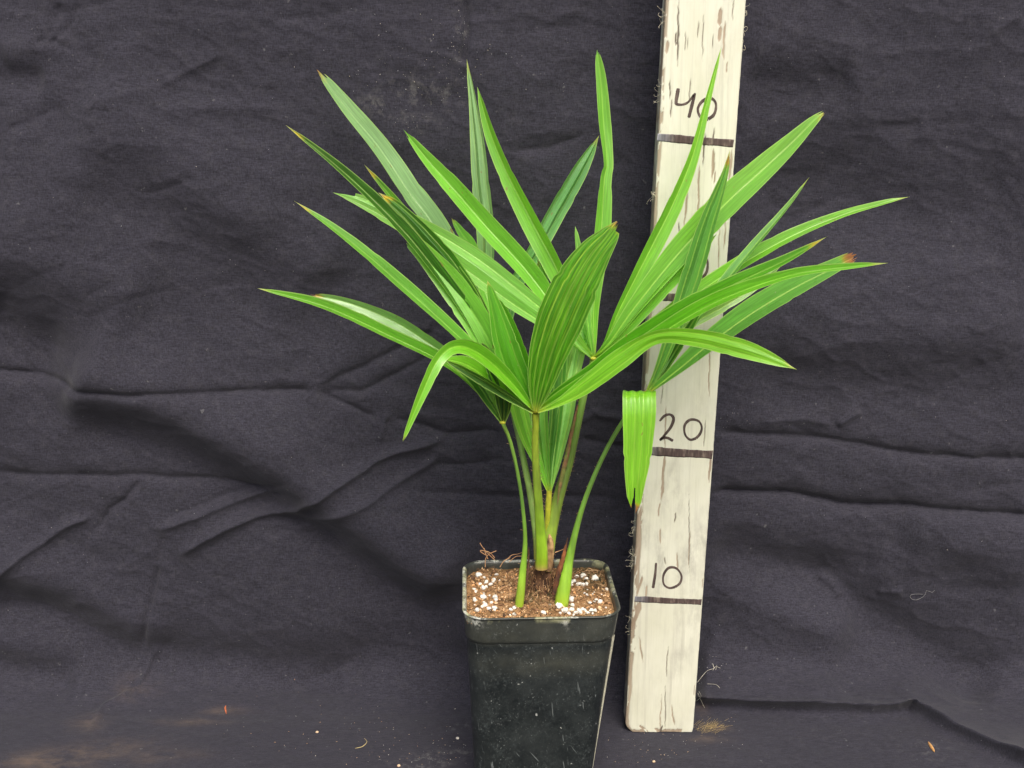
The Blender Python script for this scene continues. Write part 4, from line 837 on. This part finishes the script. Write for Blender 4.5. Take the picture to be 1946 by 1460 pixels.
leaflet(F_, [(1231, 746, -6.4, 7), (1275, 685, -6.0, 20), (1325, 605, -5.6, 26), (1385, 525, -5.2, 30), (1430, 470, -4.9, 26), (1480, 412, -4.6, 18), (1510, 375, -4.5, 11), (1538, 337, -4.4, 3)], (.075, .19, .045), .3, 1, -32, 1, .26, kink=.6)
leaflet(F_, [(1232, 747, -6.4, 8), (1290, 700, -6.6, 26), (1350, 650, -6.8, 42), (1430, 592, -7.0, 50), (1510, 545, -7.1, 46), (1570, 515, -7.2, 34), (1605, 497, -7.2, 27), (1632, 484, -7.3, 22)], (.07, .19, .035), .42, 1, -16, 3, .3, .85, rib=.9, kink=.7, side_shade=-.18)
leaflet(F_, [(1230, 746, -6.4, 6), (1262, 702, -6.1, 16), (1300, 640, -5.9, 20), (1330, 590, -5.8, 10)], G_DARK, .4, 1, 0, 0, .34)
# drooping blade folded over towards the viewer
leaflet(F_, [(1226, 753, -6.6, 26), (1221, 747, -7.9, 52), (1217, 743, -9.2, 68), (1215, 749, -10.1, 73), (1215, 778, -10.6, 74), (1214, 815, -10.75, 70), (1211, 870, -10.8, 60), (1207, 925, -10.8, 42), (1205, 978, -10.7, 22)], (.115, .28, .015), .12, 4, 0, 3, .36, .3, split=[(.06, 1, (1., .93)), (-.14, .06, .85), (-1, -.14, (.965, .90))], rib=.4, n=90, side=(1, 0, 0), label='blade bent over and hanging down in front of the board')
# --- front frond A
A_ = stalk('straight front stalk, bright yellow green', [(1029, 1080, -7.0, 27), (1029, 1040, -7.2, 24), (1025, 980, -7.5, 19), (1020, 910, -7.8, 16), (1017, 850, -8.1, 14), (1018, 810, -8.3, 13), (1018, 786, -8.4, 16)],
           [(0, (.26, .17, .06)), (.04, (.24, .34, .02)), (.1, (.24, .42, .02)), (.3, (.19, .34, .02)), (.6, (.17, .26, .025)), (1, (.25, .32, .02))], (1, .75), 70, (1, -1))
hub(A_, 1018, 781, -8.5, .25)
ha = (1018, 780, -8.5, 8)
leaflet(A_, [ha, (985, 735, -8.2, 20), (945, 680, -7.9, 40), (910, 615, -7.6, 56), (862, 545, -7.2, 54), (815, 490, -6.9, 40), (790, 465, -6.8, 32), (768, 448, -6.7, 22)], (.115, .285, .038), .24, 1, -10, 1, .34, .6, rib=.35, kink=.6)
leaflet(A_, [(1014, 780, -8.5, 7), (975, 745, -8.5, 18), (915, 680, -8.6, 26), (850, 617, -8.8, 30), (775, 550, -9.0, 33), (700, 485, -9.3, 27), (630, 430, -9.5, 17), (559, 382, -9.7, 3)], (.075, .21, .024), .24, 1, 32, 2, .3, kink=.72)
leaflet(A_, [(1018, 780, -8.6, 7), (1002, 735, -8.7, 34), (990, 690, -8.8, 44), (975, 640, -8.8, 36), (962, 600, -8.8, 22), (944, 565, -8.8, 8)], (.06, .19, .014), .32, 1, -14, 1, .4)
leaflet(A_, [(1016, 780, -8.6, 8), (992, 735, -9.0, 46), (972, 690, -9.3, 56), (956, 640, -9.5, 50), (944, 595, -9.6, 34), (934, 560, -9.7, 20), (926, 533, -9.7, 6)], (.052, .175, .010), .24, 2, 10, 1, .4, rib=.3)
leaflet(A_, [(1014, 782, -8.6, 7), (970, 752, -8.9, 16), (925, 715, -9.2, 26), (885, 690, -9.5, 24), (844, 682, -9.7, 5)], (.11, .27, .018), .5, 1, 26, 1, .38)
leaflet(A_, [(1014, 783, -8.7, 7), (965, 752, -9.2, 18), (915, 722, -9.6, 20), (870, 697, -9.9, 12), (846, 686, -10.1, 3)], (.035, .10, .014), .4, 1, -20, 0, .45)
leaflet(A_, [(1015, 780, -8.7, 7), (975, 730, -9.6, 26), (935, 690, -10.6, 34), (897, 664, -11.6, 35), (862, 660, -12.6, 30), (833, 685, -13.4, 27), (808, 735, -13.9, 24), (785, 790, -14.1, 15), (763, 845, -14.2, 5)], (.105, .285, .016), .3, 1, [0, 6, 10, 8, -6, -14, -14, -8, 0], 1, .36, .25, kink=.72)
leaflet(A_, [(1022, 780, -8.6, 7), (1065, 748, -8.9, 24), (1130, 708, -9.3, 36), (1200, 650, -9.8, 32), (1290, 593, -10.4, 34), (1390, 541, -11.0, 30), (1490, 495, -11.5, 20), (1573, 449, -11.9, 3)], (.055, .185, .010), .3, 1, -24, 2, .36, kink=.62)
leaflet(A_, [(1022, 781, -8.7, 7), (1068, 752, -9.2, 20), (1140, 708, -9.8, 26), (1210, 662, -10.4, 26), (1310, 598, -11.1, 30), (1400, 555, -11.7, 29), (1510, 520, -12.3, 20), (1610, 507, -12.7, 14), (1688, 500, -13, 3)], (.085, .25, .014), .4, 1, -22, 1, .36, kink=.75)
leaflet(A_, [(1022, 783, -8.8, 7), (1062, 765, -9.4, 18), (1110, 735, -10.2, 36), (1180, 682, -11.4, 44), (1245, 642, -12.4, 30), (1320, 642, -13.4, 38), (1400, 660, -14.2, 42), (1455, 678, -14.6, 30), (1515, 703, -15, 4)], (.11, .27, .015), .12, 2, [0, -8, -18, -20, 20, 20, 12, 6, 0], 1, .36, rib=.5, kink=.78)
leaflet(A_, [(1018, 782, -8.8, 12), (1026, 735, -9.6, 56), (1042, 670, -10.4, 88), (1068, 600, -11.1, 108), (1098, 535, -11.6, 100), (1128, 485, -11.9, 76), (1156, 450, -12.1, 48), (1175, 423, -12.2, 22)], (.046, .150, .005), .16, 6, -4, 1, .42, .5, split=[(.3, 1.0, 1.0), (-1, -.35, .965)], rib=.5, lines=[(.08, 1.), (.52, .7), (-.4, .5), (.3, .4), (-.1, .3)], n=80, basey=.06, edge_w=.02)

# ------------------------------------------------------------------ loose bits on the cloth
def flake(P, n, r, asp=1.):
    q = np.array([[1.2*asp, 0, 0], [-1.1*asp, .1, 0], [0, .8, .05], [.1, -.7, 0], [0, 0, .5], [0, 0, -.25]])*r*rng.uniform(.65, 1.3, (6, 1))
    a = rng.normal(size=3); a = nrm(a-n*(a@n)); b = np.cross(n, a)
    return q@np.stack([a, b, n])+P+n*r*.2, [(0, 2, 4), (2, 1, 4), (1, 3, 4), (3, 0, 4), (2, 0, 5), (1, 2, 5), (3, 1, 5), (0, 3, 5)]
J = Join()
def scatter(n, cx, cy, sx_, sy_, rmin, rmax, cols):
    for k in range(n):
        px, py = random.gauss(cx, sx_), random.gauss(cy, sy_)
        if not (-20 < px < 1966 and -20 < py < 1475): continue
        P, nn = on_cloth(px, py); v, f = flake(P, nn, random.uniform(rmin, rmax)**1., random.uniform(.8, 1.6)); J.add(v, f, np.array(random.choice(cols))*random.uniform(.6, 1.1))
TAN = [(.5, .34, .2), (.6, .45, .3), (.42, .25, .13), (.62, .58, .5)]; WHT = [(.45, .45, .44), (.35, .36, .37), (.5, .47, .4)]
scatter(70, 690, 1405, 90, 30, .012, .05, TAN); scatter(50, 840, 1430, 50, 25, .012, .05, TAN+WHT); scatter(24, 560, 1370, 80, 40, .012, .035, TAN)
scatter(40, 1250, 1410, 60, 25, .012, .04, TAN); scatter(26, 1360, 1385, 40, 25, .012, .03, TAN+WHT); scatter(14, 1250, 1440, 40, 20, .012, .05, TAN)
v, f = J.get(); tag(mk('spilled_crumbs', v, f, M_CRUMB, org=(0, 0, 0), smooth=False, attrs={'Col': J.col()}), 'tan soil crumbs spilled on the cloth around pot and board', 'crumbs', kind='stuff')
J = Join()
for k in range(330):
    P, nn = on_cloth(random.uniform(0, 1946), random.uniform(0, 1455)); v, f = flake(P, nn, random.choice([.012, .014, .018, .022]), random.uniform(.8, 2.2)); J.add(v, f, np.array(random.choice(WHT))*random.uniform(.45, 1.0))
scatter(90, 820, 130, 70, 55, .012, .03, WHT+[(.5, .46, .34)]); scatter(30, 880, 60, 6, 40, .012, .03, WHT); scatter(26, 770, 235, 40, 30, .012, .024, WHT); scatter(22, 1375, 800, 25, 14, .012, .024, WHT)
scatter(30, 1355, 1270, 25, 30, .012, .03, WHT)
v, f = J.get(); tag(mk('lint_specks', v, f, M_CRUMB, org=(0, 0, 0), smooth=False, attrs={'Col': J.col()}), 'tiny pale lint specks caught all over the black cloth', 'lint', kind='stuff')
J = Join()                                      # cobweb and dusty fuzz at the board's right foot
def strand(pts, r, c):
    v, f = tube(crom([on_cloth(p[0], p[1])[0]+on_cloth(p[0], p[1])[1]*(p[2] if len(p) > 2 else .05) for p in pts], 14), r, 3); J.add(v, f, c)
for pts in [[(1328, 1289, .5), (1345, 1280, .3), (1358, 1272, .2)], [(1352, 1278, .2), (1360, 1268, .2), (1368, 1273, .2)], [(1356, 1270, .2), (1352, 1265, .2)], [(1360, 1274, .2), (1362, 1266, .2)], [(1328, 1310, .3), (1335, 1325, .2), (1328, 1330, .1)], [(1326, 1318, .2), (1336, 1330, .1), (1338, 1346, .1)], [(1345, 1296, .1), (1360, 1300, .1), (1368, 1308, .1)]]:
    strand(pts, .016, (.46, .44, .36))
for k in range(120):
    px, py = random.gauss(1344, 16), random.gauss(1384, 6); strand([(px, py, .02), (px+random.uniform(2, 12), py+random.uniform(-6, 3), random.uniform(.05, .25))], .006, np.array([.5, .38, .17])*random.uniform(.5, 1.1))
v, f = J.get(); tag(mk('cobweb_fluff', v, f, M_FIBRE, org=(13, 0, 0), attrs={'Col': J.col()}), 'tan dusty fluff and cobweb at the right foot of the board', 'fluff', kind='stuff')
def sliver(name, pts, w_, col, label, cat):
    Q = []
    for (px, py, k) in pts:
        P, nn = on_cloth(px, py); Q.append((*(P+nn*.06), w_*k))
    Q = crom(Q, 14); v, f = tube(Q[:, :3], Q[:, 3], 7, (1, .5)); mm = plain_material(name+'_skin', col, .8)
    tag(mk(name, v, f, mm), label, cat)
sliver('wood_sliver', [(1765, 1411, .4), (1769, 1418, 1), (1774, 1426, .9), (1778, 1432, .2)], .1, (.5, .27, .1), 'orange brown wood sliver lying on the black cloth at lower right', 'wood sliver')
sliver('bark_shred', [(432, 1341, .3), (431, 1346, 1), (430, 1352, .8), (428, 1358, .2)], .06, (.42, .12, .05), 'thin red brown bark shred on the cloth at lower left', 'bark shred')
sliver('straw_wisp', [(676, 1424, .5), (690, 1420, 1), (697, 1411, .6), (694, 1405, .3)], .03, (.4, .33, .16), 'curved thin straw wisp on the cloth left of the pot', 'straw')
sliver('thread', [(1776, 1122, .7), (1768, 1125, 1), (1762, 1119, 1), (1757, 1132, 1), (1745, 1140, 1), (1732, 1139, 1), (1729, 1131, 1), (1738, 1128, 1), (1756, 1127, .8)], .014, (.17, .17, .17), 'pale looped thread stuck to the cloth on the right', 'thread')
for (px, py, r, l) in [(603, 1392, .13, 'tan rounded crumb alone on the cloth left of the pot'), (870, 1404, .14, 'pale pebble sized crumb beside the lower left pot wall'), (760, 1457, .13, 'orange brown crumb at the bottom edge left of the pot'), (1240, 1449, .13, 'tan crumb on the cloth below the foot of the board')]:
    P, nn = on_cloth(px, py); v = IV*(1+.5*(fbm(IV[:, 0]*1.5+px, IV[:, 1]*1.5, IV[:, 2]*1.5, seed=201)-.5))[:, None]*np.array([r, r, r*.7])*.8+P+nn*r*.45
    tag(mk('soil_crumb', v, IF, M_CRUMB, attrs={'Col': np.tile((.58, .42, .27) if px != 870 else (.62, .58, .5), (len(v), 1))}), l, 'crumb')
